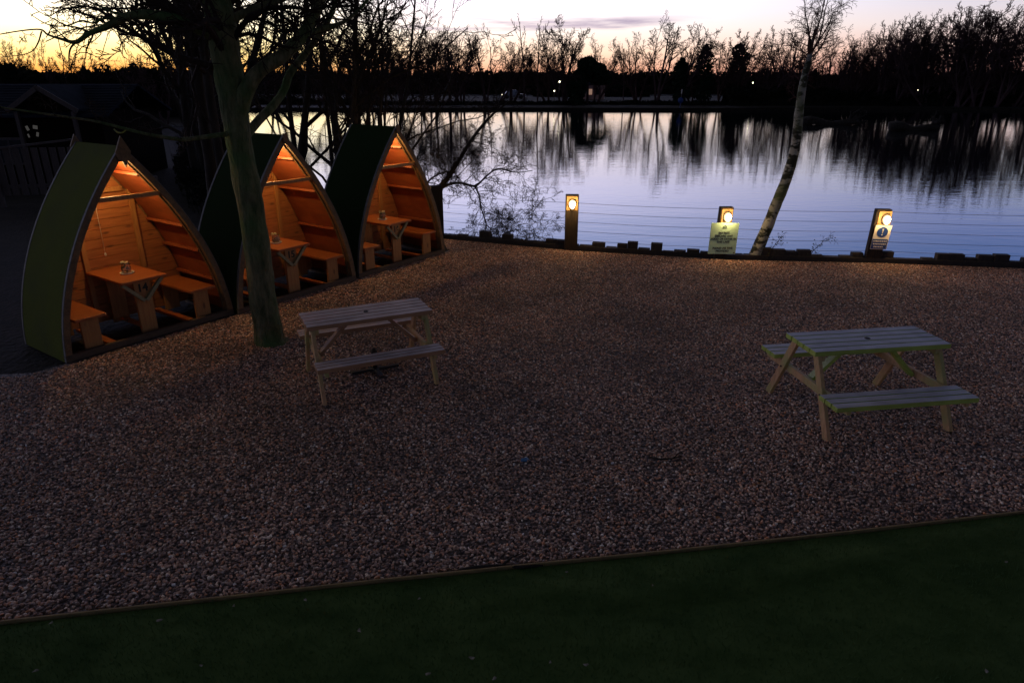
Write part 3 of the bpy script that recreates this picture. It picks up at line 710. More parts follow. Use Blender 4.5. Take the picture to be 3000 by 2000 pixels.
# heater / lantern and planter of the nearest shelter
c0 = Vector((centres[0].x, centres[0].y, .02))
h = empty('lantern', to_world(c0, ANG, (-.06, .84, 1.83)), ANG, label='pale round switched off lantern on the back wall high in the nearest shelter', category='lantern')
b = MB(); b.lathe([(0, .05), (.05, .05), (.07, .03), (.072, 0), (.05, -.004), (0, -.004)], 18); b.build('cap', M['white'], h)
b = MB(); b.lathe([(.045, -.004), (.05, -.06), (.03, -.085), (0, -.09)], 14); b.build('shade', M['black'], h)
pl = empty('wall_planter', to_world(c0, ANG, (-.52, .86, 1.10)), ANG, label='small shelf planter with pale flowers on the back wall of the nearest shelter', category='planter')
b = MB(); b.box((0, 0, 0), (.24, .10, .02)); b.box((0, -.05, .03), (.24, .012, .06)); b.box((-.12, 0, .03), (.012, .1, .06)); b.box((.12, 0, .03), (.012, .1, .06)); b.build('trough', M['sill'], pl)
rng = random.Random(5); b = MB(); b2 = MB()
for q in range(60):
    x, y, z = rng.uniform(-.11, .11), rng.uniform(-.06, .03), rng.uniform(.03, .11)
    b.add([(x, y, z), (x + .03, y, z + .01), (x + .01, y + .01, z + .03)], [(0, 1, 2)])
for q in range(12): b2.lathe([(0, -.01), (.012, 0), (.008, .01), (0, .012)], 7, (rng.uniform(-.11, .11), rng.uniform(-.07, .0), rng.uniform(.06, .11)))
b.build('leaves', M['leaf'], pl); b2.build('flowers', M['flower'], pl)

# ------------------------------------------------------------ waterside timber edging, lamp posts, signs, wire
def arc(path):
    out = [0]
    for a, b_ in zip(path, path[1:]): out.append(out[-1] + math.hypot(b_[0] - a[0], b_[1] - a[1]))
    return out
BK = BANK[:7]; AL = arc(BK)
def on_bank(s):
    for i in range(len(BK) - 1):
        if AL[i] <= s <= AL[i + 1]:
            t = (s - AL[i]) / (AL[i + 1] - AL[i]); return Vector((BK[i][0] + (BK[i + 1][0] - BK[i][0]) * t, BK[i][1] + (BK[i + 1][1] - BK[i][1]) * t, 0)), math.atan2(BK[i + 1][1] - BK[i][1], BK[i + 1][0] - BK[i][0])
root = empty('timber_edging', (0, 0, 0), label='dark wall of upright sleeper stubs of uneven height along the lake edge', category='edging wall')
rng = random.Random(12); s = .05; k = 0
while s < AL[-1] - .3:
    wd = rng.uniform(.19, .27); p, a = on_bank(s + wd / 2)
    top = rng.choice([.075, .085, .10, .10, .13, .16, .19, .21]) if p.x < 13 else .1
    b = MB(); b.box((0, 0, (top - .9) / 2 + .0), (wd - .012, .12, top + .9), Matrix.Rotation(rng.uniform(-.012, .012), 3, 'Y'))
    o = b.build('stub', M['sleeper'], root, .008); o.location = (p.x, p.y + rng.uniform(-.015, .015) + .03, 0); o.rotation_euler.z = a + rng.uniform(-.03, .03)
    s += wd; k += 1
wb = MB()
for a, b_ in zip(BK, BK[1:]): wb.beam((a[0], a[1] - .055, .03), (b_[0], b_[1] - .055, .03), .05, .11)
wb.build('waling_board', M['sleeper'], root)

def lamp_post(base, top, wd, lean, face, label, lamp_dx=0, dp=.125):
    root = empty('lamp_post', base, face, label=label, category='lamp post', group='timber lamp posts along the lake edge')
    b = MB(); b.beam((0, 0, -.4), (lean, 0, top), dp, wd, (1, 0, 0)) if 0 else b.add(
        [(-wd / 2 - lean * .4, -dp / 2, -.4), (wd / 2 - lean * .4, -dp / 2, -.4), (wd / 2 - lean * .4, dp / 2, -.4), (-wd / 2 - lean * .4, dp / 2, -.4),
         (-wd / 2 + lean, -dp / 2, top), (wd / 2 + lean, -dp / 2, top), (wd / 2 + lean, dp / 2, top), (-wd / 2 + lean, dp / 2, top)],
        [(3, 2, 1, 0), (4, 5, 6, 7), (0, 1, 5, 4), (1, 2, 6, 5), (2, 3, 7, 6), (3, 0, 4, 7)])
    b.build('post', M['post_wood'], root, .006)
    x = lean + lamp_dx; z = top - .16
    lamp = MB()   # shield shaped bulkhead: round above, drawn to a point below
    def shield(r, y, z0): return [(x + r * .86 * math.cos(a) * (1 if math.sin(a) > 0 else (1 - .35 * math.sin(a) ** 2)), y, z + r * math.sin(a) * (1.0 if math.sin(a) > 0 else 1.35)) for a in [2 * math.pi * i / 24 for i in range(24)]]
    def loft(b_, rings):
        vs = [p for r_ in rings for p in r_]; n = 24
        fs = [(i * n + k_, i * n + (k_ + 1) % n, (i + 1) * n + (k_ + 1) % n, (i + 1) * n + k_) for i in range(len(rings) - 1) for k_ in range(n)]
        fs += [tuple(range((len(rings) - 1) * n, len(rings) * n))]
        b_.add(vs, fs, True)
    loft(lamp, [shield(.088, -dp / 2 + .0, 0), shield(.088, -dp / 2 - .02, 0), shield(.082, -dp / 2 - .026, 0)])
    hs = lamp.build('lamp_housing', M['housing'], root)
    bpz = MB(); bpz.box((x - lamp_dx * .5, -dp / 2 - .003, z + .005), (wd * .84, .006, .25)); bpz.build('back_plate', M['plate'], root)  # added plate, makes the post look golden around the lamp
    gl = MB(); loft(gl, [shield(.074, -dp / 2 - .024, 0), shield(.070, -dp / 2 - .05, 0), shield(.06, -dp / 2 - .068, 0), shield(.045, -dp / 2 - .0725, 0)])
    gl.build('diffuser', M['lamp_edge'], hs)
    gl = MB(); loft(gl, [shield(.058, -dp / 2 - .0715, 0), shield(.052, -dp / 2 - .080, 0), shield(.02, -dp / 2 - .086, 0)]); gl.build('lens', M['lamp_on'], hs)
    ld = bpy.data.lights.new('bulb', 'POINT'); ld.energy = 19; ld.color = (1, .60, .26); ld.shadow_soft_size = .05
    lo = bpy.data.objects.new('bulb', ld); COL.objects.link(lo); lo.parent = root; lo.location = (x, -dp / 2 - .10, z)
    return root
lamp_post((-1.52, 13.72, 0), 1.06, .15, 0, R(-62), 'timber lamp post seen edge on beside the farthest shelter', dp=.25)
lamp_post((1.11, 12.69, 0), 1.045, .24, 0, R(-2), 'tall timber lamp post without a sign, left of the two signed posts')
lamp_post((3.74, 12.05, 0), .93, .225, .03, R(2), 'timber lamp post behind the pale green notice', lamp_dx=.01)
p3 = lamp_post((6.36, 11.80, 0), .935, .25, .04, R(-7), 'leaning timber lamp post carrying the blue and white notice', lamp_dx=.045)

sg = empty('notice_board', (3.74, 11.93, .05), R(2), label='pale green square notice about not discarding food or drink in the lake', category='sign')
b = MB(); b.box((0, 0, .35), (.55, .012, .57), Matrix.Rotation(.02, 3, 'Y')); b.build('board', M['sign_green'], sg, .003)
RX = Matrix.Rotation(math.pi / 2, 4, 'X')
for txt, z, sz in (('DO NOT', .455, .05), ('DISCARD ANY', .40, .05), ('FOOD OR DRINK IN', .345, .05), ('THIS LAKE', .29, .05), ('PLEASE USE BINS', .175, .05), ('PROVIDED', .12, .05)):
    text_obj('lettering', txt, sz, M['ink'], sg, Matrix.Translation((0, -.008, z)) @ RX @ Matrix.Diagonal((1.08, 1, 1, 1)), bold=.0012)
b = MB()
for dx, hh in ((-.03, .02), (-.01, .032), (.012, .034), (.034, .022)): b.box((dx, -.008, .585 - .015 + hh / 2 - .01), (.010, .003, hh))
b.box((0, -.008, .545), (.09, .003, .006)); b.build('logo', M['ink'], sg)
b = MB(); b.box((.235, -.008, .085), (.035, .003, .018)); b.build('logo', M['ink'], sg); sg.scale = (.90, 1, .97)

sg = empty('mandatory_notice', (6.375, 11.71, .02), R(-7), label='small notice with white exclamation mark in a blue circle over a blue panel', category='sign')
sh = Matrix(((1, 0, .06, 0), (0, 1, 0, 0), (0, 0, 1, 0), (0, 0, 0, 1)))
b = MB(); b.box((0, 0, .44), (.27, .008, .42)); o = b.build('board', M['cream'], sg, .002); o.data.transform(sh)
b = MB(); b.box((-.004, -.0065, .325), (.25, .004, .17)); o = b.build('blue_panel', M['blue'], sg); o.data.transform(sh)
b = MB(); b.tube([(0, -.0045, .53), (0, -.0085, .53)], .088, 32, smooth=False); o = b.build('blue_disc', M['blue'], sg); o.data.transform(sh)
b = MB(); b.add([(-.014, -.0095, .595), (.014, -.0095, .595), (.006, -.0095, .51), (-.006, -.0095, .51)], [(3, 2, 1, 0)][::1]); b.tube([(0, -.0085, .485), (0, -.0105, .485)], .011, 14, smooth=False)
b.add([(-.014, -.0115, .595), (.014, -.0115, .595), (.006, -.0115, .51), (-.006, -.0115, .51)], [(0, 3, 2, 1), (0, 1, 2, 3)])
o = b.build('exclamation_mark', M['cream'], sg); o.data.transform(sh)
b = MB()
rng = random.Random(3)
for z, l in ((.375, .21), (.325, .20), (.275, .16)):       # unreadable lines of white lettering
    x = -l / 2 - .01
    while x < l / 2 - .01:
        ww = rng.uniform(.012, .03); b.box((x + ww / 2, -.0095, z), (ww * .8, .002, .018 if rng.random() < .8 else .024)); x += ww + .004
o = b.build('lettering', M['cream'], sg); o.data.transform(sh)

root = empty('wire_fence', (0, 0, 0), label='five thin wires strung between the lamp posts along the lake', category='wire fence')
wp = [(-1.50, 13.82), (1.14, 12.79), (3.90, 12.12), (6.42, 11.89), (9.4, 11.45), (13.5, 10.8)]
for z in (.875, .70, .525, .35, .18):
    b = MB(); P_ = []
    for (x0, y0), (x1, y1) in zip(wp, wp[1:]):
        for k in range(8):
            t = k / 8; P_.append((x0 + (x1 - x0) * t, y0 + (y1 - y0) * t, z - .018 * math.sin(math.pi * t) - (.0 if x0 < 3 else .0)))
    b.tube(P_, .0032, 4); b.build('wire', M['wire'], root)
o = MB(); o.box((0, 0, .1), (.2, .12, 1.6)); lp = o.build('fence_post', M['sleeper'], None, .006); lp.location = (9.4, 11.45, .1)
tag(lp, 'plain dark fence post at the far right of the lake edge', 'post')

# ------------------------------------------------------------ near trees
def px_limb(pts, n_sub=4):
    """smooth path through (px, py, depth, radius) keys"""
    K = [(D(p[0], p[1], p[2]), p[3]) for p in pts]; P_, Rr = [], []
    for i in range(len(K) - 1):
        p0 = K[max(i - 1, 0)][0]; p1, r1 = K[i]; p2, r2 = K[i + 1]; p3 = K[min(i + 2, len(K) - 1)][0]
        for k in range(n_sub):
            t = k / n_sub
            q = .5 * ((2 * p1) + (p2 - p0) * t + (2 * p0 - 5 * p1 + 4 * p2 - p3) * t * t + (3 * p1 - p0 - 3 * p2 + p3) * t ** 3)
            P_.append(q); Rr.append(r1 + (r2 - r1) * t)
    P_.append(K[-1][0]); Rr.append(K[-1][1]); return P_, Rr
TW = dict(levels=3, n=[5, 4, 3], wob=[.22, .28, .3], trop=[.02, .0, -.02], kids=[6, 5, 4], start=[.12, .15, .2], ang=[(25, 65)], ratio=.55, rr=.6, rmin=.0032, tip=.35)
def sprout(mb, path, rad, rng, count, L, t0=.15, P=TW, lean=(0, 0, 0), rmax=.02):
    n = len(path) - 1
    for j in range(count):
        t = t0 + (1 - t0) * (j + rng.random()) / count; x = t * n; i = min(int(x), n - 1)
        q = path[i].lerp(path[i + 1], x - i); dd = (path[i + 1] - path[i]).normalized()
        o = dd.orthogonal().normalized(); o.rotate(Matrix.Rotation(rng.uniform(0, 6.28), 3, dd))
        a = R(rng.uniform(35, 80)); cd = (dd * math.cos(a) + o * math.sin(a) + Vector(lean)).normalized()
        segs = []; grow(segs, q, cd, L * rng.uniform(.6, 1.3), min(rmax, rad[i] * .45), 0, rng, P)
        segs_to(mb, segs, (5, 4, 3))
def near_tree():
    root = empty('bare_tree', (-2.96, 7.8, 0), label='large mossy bare tree rising between the middle shelter and left picnic table', category='tree')
    inv = Vector((2.96, -7.8, 0))
    d = 7.8
    trunk = px_limb([(797, 1020, d, .25), (793, 1004, d, .20), (788, 980, d, .17), (775, 900, d, .157), (757, 760, d, .150), (733, 600, d, .142), (706, 450, d, .136), (688, 330, d, .136), (672, 235, d, .145),
                     (660, 150, d, .15), (646, 60, d, .15), (628, -40, d, .14), (600, -250, d, .12), (560, -560, d, .09)], 6)
    b = MB(); b.tube([p + inv for p in trunk[0]], trunk[1], 24, rough=.13)
    b.build('trunk', M['bark'], root)
    limbs = {
        'right': [(694, 345, d - .02, .10), (722, 262, d - .05, .083), (765, 205, d - .02, .075), (825, 165, d + .08, .07), (878, 115, d + .2, .064), (912, 58, d + .3, .056), (942, -5, d + .4, .05), (985, -110, d + .6, .04), (1050, -260, d + .9, .03)],
        'right2': [(905, 95, d + .25, .032), (955, 82, d + .4, .027), (1005, 66, d + .5, .022), (1060, 20, d + .7, .017), (1120, -60, d + .9, .012)],
        'right3': [(672, 60, d, .05), (760, 20, d + .25, .035), (830, -2, d + .4, .028), (950, -60, d + .6, .018)],
        'lean': [(702, 420, d + .1, .06), (745, 368, d + .35, .05), (800, 310, d + .6, .048), (833, 262, d + .75, .046), (850, 215, d + .8, .045), (890, 165, d + .9, .04), (930, 110, d + 1, .034), (960, 60, d + 1.1, .026), (1000, -40, d + 1.3, .02)],
        'left': [(640, 108, d - .05, .085), (590, 88, d - .15, .06), (520, 58, d - .3, .052), (440, 44, d - .4, .046), (385, 47, d - .45, .042), (345, 62, d - .45, .037), (300, 84, d - .45, .03), (262, 98, d - .4, .025), (222, 124, d - .35, .02),
                 (180, 115, d - .3, .014), (140, 102, d - .3, .010), (118, 87, d - .3, .008), (60, 91, d - .3, .006), (0, 101, d - .3, .005)],
        'left_high': [(640, 20, d, .06), (560, -2, d - .1, .04), (480, -22, d - .2, .03), (400, -42, d - .2, .02), (300, -60, d, .02)],
        'left_twig': [(352, 52, d - .45, .013), (305, 55, d - .5, .010), (270, 68, d - .5, .008), (240, 61, d - .5, .007), (190, 77, d - .5, .006), (140, 72, d - .5, .005), (100, 50, d - .5, .004), (88, 40, d - .5, .003)],
        'left_up': [(400, 46, d - .4, .02), (345, 42, d - .4, .014), (300, 22, d - .4, .010), (262, 6, d - .4, .008), (240, -4, d - .4, .006)],
        'left_drop': [(222, 124, d - .35, .012), (207, 142, d - .35, .009), (202, 170, d - .35, .007), (205, 205, d - .3, .004)],
        'left_drop2': [(122, 92, d - .3, .008), (112, 125, d - .3, .007), (95, 150, d - .3, .005), (60, 162, d - .3, .004), (0, 168, d - .3, .003)],
        'low': [(668, 392, d - .1, .03), (610, 400, d - .25, .024), (540, 409, d - .4, .022), (480, 402, d - .5, .019), (420, 391, d - .6, .017), (350, 373, d - .7, .015), (280, 356, d - .8, .013), (180, 341, d - .9, .011), (90, 328, d - 1, .010), (0, 314, d - 1.1, .008), (-60, 300, d - 1.1, .006)],
    }
    rng = random.Random(8)
    twigs = MB()
    tw = dict(TW, rmin=.0026)
    spec = {'right': (13, .9, .3), 'right2': (8, .7, .2), 'right3': (8, .9, .3), 'lean': (3, .5, .6), 'left': (8, .3, .05), 'left_high': (8, .28, .1), 'left_up': (7, .35, .2), 'low': (4, .22, .2)}
    for k, pts in limbs.items():
        P_, Rr = px_limb(pts, 4)
        P_ = [p + inv for p in P_]
        b = MB(); b.tube(P_, Rr, 9, rough=.12, caps=True); b.build('limb', M['bark'], root)
        if k in spec: c_, l_, t_ = spec[k]; sprout(twigs, P_, Rr, rng, c_, l_, t_, tw, rmax=.011)
    up = [p + inv for p in trunk[0][-40:]]
    sprout(twigs, up, trunk[1][-40:], rng, 16, 1.5, .2, dict(TW, levels=4, rmin=.004), rmax=.04)
    twigs.build('twigs', M['twig'], root)
near_tree()
b = MB(); P_, Rr = px_limb([(334, 379, 7.1, .006), (345, 388, 7.08, .008), (358, 389, 7.07, .008), (368, 382, 7.09, .006)], 4); b.tube(P_, Rr, 6)
tag(b.build('hanging_strap', M['yellow']), 'short yellow green strap slung under the low mossy branch', 'strap')

# double stemmed tree behind the middle shelter
def px_tree(name, stems, label, rng, tw, count, L, m='bark_dark', group=None, t0=.35, rmax=.03, cat='tree'):
    p0 = D(*stems[0][0][:3]); base = Vector((p0.x, p0.y, 0)); root = empty(name, base, label=label, category=cat, group=group)
    tb, wb = MB(), MB()
    for st in stems:
        P_, Rr = px_limb(st, 5); P_ = [p - base for p in P_]
        t = MB(); t.tube(P_, Rr, 10, rough=.1); t.build('trunk', M[m], root)
        sprout(wb, P_, Rr, rng, count, L, t0, tw, rmax=rmax)
    wb.build('twigs', M['twig'], root)
    return root
px_tree('bare_tree', [[(632, 640, 11.5, .10), (618, 500, 11.5, .09), (606, 420, 11.5, .085), (588, 300, 11.5, .08), (570, 170, 11.5, .085), (556, 80, 11.5, .085), (548, 0, 11.5, .08), (530, -200, 11.5, .06)],
                      [(668, 640, 11.4, .08), (650, 500, 11.4, .075), (634, 400, 11.4, .07), (615, 280, 11.4, .068), (598, 150, 11.4, .068), (575, 30, 11.4, .065), (560, -150, 11.4, .05)]],
        'tall slim tree with two close parallel stems behind the middle shelter', random.Random(2), dict(TW, levels=4, rmin=.006), 9, 1.9, t0=.5)

# bushy trees on the bank between the shelters and the lake
def gen_tree(name, loc, seed, H, r, label, category='tree', P=None, group=None, m='bark_dark', lean=(0, 0, 1), stems=1, spread=.25, rot=0, twm='twig'):
    rng = random.Random(seed); root = empty(name, loc, rot, label=label, category=category, group=group)
    PP = dict(levels=5, n=[8, 6, 5, 4, 3], wob=[.07, .16, .2, .25, .3], trop=[.03, .06, .04, .02, .0], kids=[9, 6, 5, 4], start=[.25, .2, .15, .15], ang=[(28, 60), (25, 60)], ratio=.52, rr=.55, rmin=.006, tip=.3)
    if P: PP.update(P)
    tb, tw = MB(), MB()
    for k in range(stems):
        segs = []; d = Vector(lean) + Vector((rng.gauss(0, spread), rng.gauss(0, spread), 0)) * (stems > 1)
        o = Vector((rng.uniform(-.25, .25), rng.uniform(-.25, .25), -.3)) if stems > 1 else Vector((0, 0, -.3))
        grow(segs, o, d, H * rng.uniform(.85, 1.05), r * (1 if k == 0 else rng.uniform(.5, .9)), 0, rng, PP)
        for lev, pts, rad in segs:
            (tb if lev < 2 else tw).tube(pts, rad, (8, 5, 4, 3, 3)[min(lev, 4)], caps=False)
    tb.build('trunk', M[m], root); tw.build('crown', M[twm], root)
    return root
bank_trees = [
    ((-6.9, 17.4), 31, 7.6, .13, 2, 'thick dark bare tree on the bank behind the middle shelter', (.05, 0, 1)),
    ((-5.2, 16.0), 32, 6.8, .11, 2, 'dark twin stemmed bare tree on the bank just left of the farthest shelter', (.18, 0, 1)),
    ((-8.7, 19.2), 33, 8.2, .14, 2, 'tall bare tree on the bank seen right of the large trunk', (-.03, .1, 1)),
    ((-3.9, 15.5), 34, 6.2, .10, 3, 'dense many stemmed bare tree behind the farthest shelter', (.12, .1, 1)),
    ((-3.1, 15.0), 41, 5.8, .07, 4, 'fine many stemmed bare tree rising just behind the ridge of the farthest shelter', (.1, .05, 1)),
    ((-10.6, 23.5), 35, 7.2, .13, 2, 'bare tree on the bank behind the tall slim stems', (0, .1, 1)),
]
for (x, y), sd, H, r, st, lb, ln in bank_trees:
    gen_tree('bare_tree', (x, y, 0), sd, H, r, lb, group='bare trees on the near bank', stems=st, spread=.13, lean=ln, P=dict(levels=5, kids=[8, 5, 4, 4], start=[.15, .15, .1, .1], rmin=.0055))
# undergrowth along the curved bank
def brush_mass(name, path, width, top, seed, dens, sz, m, label, cat, base=0.0, core=True, kind='stuff', twigs=0):
    rng = random.Random(seed); b = MB(); AL_ = arc(path); n = int(AL_[-1] * dens)
    def at(s):
        for i in range(len(path) - 1):
            if AL_[i] <= s <= AL_[i + 1]:
                t = (s - AL_[i]) / (AL_[i + 1] - AL_[i]); return path[i][0] + (path[i + 1][0] - path[i][0]) * t, path[i][1] + (path[i + 1][1] - path[i][1]) * t, math.atan2(path[i + 1][1] - path[i][1], path[i + 1][0] - path[i][0])
        return path[-1][0], path[-1][1], 0
    def hh(s, q): return top * (.72 + .42 * noise.noise(Vector((s * .16, q * .2, seed))) + .30 * noise.noise(Vector((s * .7, q, seed + 5))) + .18 * noise.noise(Vector((s * 2.3, q, seed + 7))))
    for i in range(n):
        s = rng.uniform(0, AL_[-1]); x, y, a = at(s); q = rng.uniform(-1, 1) * width / 2; h = hh(s, q)
        if h < .1: continue
        z = base + h * (1 - rng.random() ** 1.6 * .9)
        c = Vector((x - math.sin(a) * q, y + math.cos(a) * q, z)); k = sz * rng.uniform(.5, 1.4)
        u = Vector((rng.gauss(0, 1), rng.gauss(0, 1), rng.gauss(0, 1))).normalized(); v = u.orthogonal().normalized()
        b.add([c - u * k, c + v * k * .5, c + u * k, c - v * k * .5], [(0, 1, 2, 3)])
    for i in range(twigs):
        s = rng.uniform(0, AL_[-1]); x, y, a = at(s); q = rng.uniform(-1, 1) * width / 2; h = hh(s, q) * rng.uniform(.9, 1.5)
        c = Vector((x - math.sin(a) * q, y + math.cos(a) * q, base)); e = c + Vector((rng.gauss(0, .16) * h, rng.gauss(0, .16) * h, h))
        mid = c.lerp(e, .5) + Vector((rng.gauss(0, .05) * h, 0, 0)); r = sz * .07
        b.tube([c, mid, e], [r * 1.6, r, r * .4], 3, caps=False)
    if core:
        N_ = max(8, int(AL_[-1] / (width * .35)))
        rings = []
        for i in range(N_ + 1):
            s = AL_[-1] * i / N_; x, y, a = at(min(s, AL_[-1] - 1e-3)); ring = []
            for k in range(7):
                an = math.pi * k / 6; q = math.cos(an) * width * .42; h = max(.15, hh(s, q) * .8) * math.sin(an)
                ring.append((x - math.sin(a) * q, y + math.cos(a) * q, base - .3 + h + .25 * (k not in (0, 6))))
            rings.append(ring)
        vs = [p for r_ in rings for p in r_]
        b.add(vs, [(i * 7 + k, i * 7 + k + 1, (i + 1) * 7 + k + 1, (i + 1) * 7 + k) for i in range(N_) for k in range(6)])
    o = b.build(name, M[m]); tag(o, label, cat, kind=kind); return o

# overhanging boughs to the right of the farthest shelter
T2 = dict(TW, levels=4, rmin=.0028, kids=[6, 5, 4, 3], wob=[.2, .28, .32, .35], trop=[0, 0, 0, 0])
px_tree('leaning_tree', [[(1262, 600, 14.6, .075), (1290, 550, 14.6, .062), (1318, 512, 14.6, .05), (1345, 470, 14.6, .042), (1375, 420, 14.6, .036), (1410, 372, 14.6, .030), (1450, 330, 14.6, .022), (1490, 300, 14.6, .012)],
                         [(1292, 552, 14.6, .035), (1315, 541, 14.6, .028), (1348, 536, 14.6, .026), (1385, 545, 14.6, .024), (1400, 541, 14.6, .02), (1430, 512, 14.5, .017), (1462, 494, 14.4, .013), (1510, 505, 14.4, .009), (1560, 500, 14.3, .006)],
                         [(1392, 546, 14.6, .018), (1404, 575, 14.5, .016), (1408, 605, 14.5, .014), (1420, 640, 14.4, .012), (1425, 662, 14.4, .01), (1418, 685, 14.4, .006), (1405, 695, 14.4, .004)],
                         [(1262, 600, 14.9, .03), (1240, 560, 14.9, .026), (1262, 525, 15, .02), (1300, 505, 15, .016), (1340, 505, 15, .010)],
                         [(1425, 660, 14.4, .010), (1450, 680, 14.3, .008), (1470, 700, 14.3, .005)],
                         [(1470, 705, 14.0, .007), (1500, 672, 13.9, .006), (1540, 655, 13.8, .005), (1570, 672, 13.8, .003)]],
        'bare tree leaning out over the lake beside the farthest shelter with drooping boughs', random.Random(14), T2, 16, .75, t0=.08, rmax=.009)

# ------------------------------------------------------------ leaning birch at the lake edge
def birch():
    d = 12.05; P0 = D(2215, 748, d); base = Vector((P0.x, P0.y, 0)); rng = random.Random(4)
    root = empty('birch_tree', base, label='slender leaning birch with white and dark patched bark at the lake edge', category='tree')
    T, Rr = px_limb([(2212, 752, d, .14), (2222, 725, d, .125), (2245, 672, d, .112), (2268, 612, d, .108), (2296, 545, d, .105), (2318, 480, d, .10), (2332, 415, d, .092), (2340, 340, d, .085), (2347, 280, d, .075),
                     (2358, 220, d, .062), (2368, 185, d, .055), (2373, 160, d, .04), (2380, 125, d, .026), (2388, 85, d, .014)], 6)
    T = [p - base for p in T]; Rr = [q * .86 for q in Rr]
    b = MB(); b.tube(T, Rr, 16, rough=.09); b.build('trunk', M['birch'], root)
    tw = MB(); PB = dict(levels=4, n=[7, 5, 4, 4], wob=[.12, .2, .26, .3], trop=[.05, .0, -.04, -.1], kids=[8, 5, 4, 3], start=[.25, .12, .1], ang=[(25, 58), (25, 60)], ratio=.55, rr=.5, rmin=.0022, tip=.3)
    top = len(T) - 17
    for dx, L_ in ((.0, 1.15), (-.45, .85), (.5, .75), (.2, 1.0), (-.8, .62), (.9, .6)):
        segs = []; grow(segs, T[top + rng.randint(0, 5)], Vector((dx, rng.uniform(-.4, .4), 1)), L_, .017, 0, rng, PB); segs_to(tw, segs, (6, 5, 4, 3))
    sprout(tw, T[-34:], Rr[-34:], rng, 14, .5, 0, dict(PB, levels=3), rmax=.009)
    tw.build('crown', M['twig_far'], root)
birch()
def leafy_sprig(base_px, pts, label, seed):
    b = MB(); P_, Rr = px_limb([(p[0], p[1], 11.9, .007 * (1 - .6 * i / len(pts))) for i, p in enumerate(pts)], 3); org = P_[0].copy()
    root = empty('sprig', org, label=label, category='plant'); P_ = [p - org for p in P_]; b.tube(P_, Rr, 5)
    rng = random.Random(seed); sprout(b, P_, Rr, rng, 8, .14, .1, dict(TW, levels=2, kids=[3], rmin=.002), rmax=.004); b.build('stem', M['twig'], root)
    l = MB()
    for i in range(55):
        q = rng.choice(P_) + Vector((rng.gauss(0, .05), rng.gauss(0, .04), rng.gauss(0, .04))); u = Vector((rng.gauss(0, 1), rng.gauss(0, 1), rng.gauss(0, 1))).normalized() * .018; v = u.orthogonal() * .5
        l.add([q - u, q + v, q + u, q - v], [(0, 1, 2, 3)])
    l.build('leaves', M['leaf'], root)
leafy_sprig(None, [(2246, 752), (2262, 728), (2280, 706), (2290, 690)], 'leafy ivy sprig at the foot of the birch', 3)
leafy_sprig(None, [(2372, 755), (2382, 735), (2405, 715), (2418, 700), (2440, 698)], 'small bent leafy shoot between the birch and the leaning lamp post', 6)

# ------------------------------------------------------------ far shore
WILLOW = dict(levels=5, n=[7, 6, 5, 4, 3], wob=[.06, .12, .16, .22, .3], trop=[.03, .07, .05, .03, .02], kids=[9, 6, 5, 3], start=[.18, .15, .1, .1], ang=[(18, 42), (20, 45)], ratio=.55, rr=.55, rmin=.015, tip=.3)
OPEN = dict(WILLOW, kids=[7, 5, 5, 3], start=[.35, .2, .1, .1], ang=[(20, 48), (22, 50)])
SLIM = dict(WILLOW, levels=4, kids=[16, 4, 3], ratio=.26, ang=[(30, 55), (25, 50)], start=[.3, .15, .1])
DENSE = dict(WILLOW, kids=[8, 5, 5, 3], start=[.16, .1, .1, .1], ang=[(14, 40), (18, 45)], levels=5)
protos = {}
def far_tree(kind, px, top_px, d, label, grp, mirror=False, stems=None, lean=0, z0=0):
    x = D(px, 260, d).x; topz = D(px, top_px, d).z; key = kind
    if key not in protos:
        par = dict(open=(OPEN, 3, .22, (0, 0, 1)), big=(WILLOW, 4, .28, (.0, 0, 1)), slim=(SLIM, 1, .0, (0, 0, 1)), dense=(DENSE, 4, .24, (.12, 0, 1)), dense_b=(DENSE, 5, .32, (.2, 0, 1)), dense_c=(DENSE, 3, .2, (.3, 0, 1)), lean=(OPEN, 2, .15, (.45, 0, 1)), fine=(dict(DENSE, rmin=.012), 4, .3, (0, 0, 1)))[kind]
        seed = 100 + sorted(['open', 'big', 'slim', 'dense', 'dense_b', 'dense_c', 'lean', 'fine']).index(kind)
        o = gen_tree('bare_tree', (0, 0, 0), seed, 6.6, .17 if kind != 'slim' else .08, label, P=par[0], stems=par[1], spread=par[2], lean=par[3], m='twig_far', twm='twig_far')
        zs = [v.co.z for ch in bpy.data.objects if ch.parent == o for v in ch.data.vertices]
        protos[key] = (o, float(np.percentile(zs, 99.7))); used = False
    else: used = True
    o, hz = protos[key]
    if used: o = copy_tree(o)
    s = (topz - z0) / hz; o.location = (x, d, z0); o.scale = (s * (-1 if mirror else 1), s, s); o.rotation_euler.z = 0 if not used else (hash(px) % 7 - 3) * .12
    o['label'] = label; o['group'] = grp
    return o
gA = 'bare trees on the far shore'
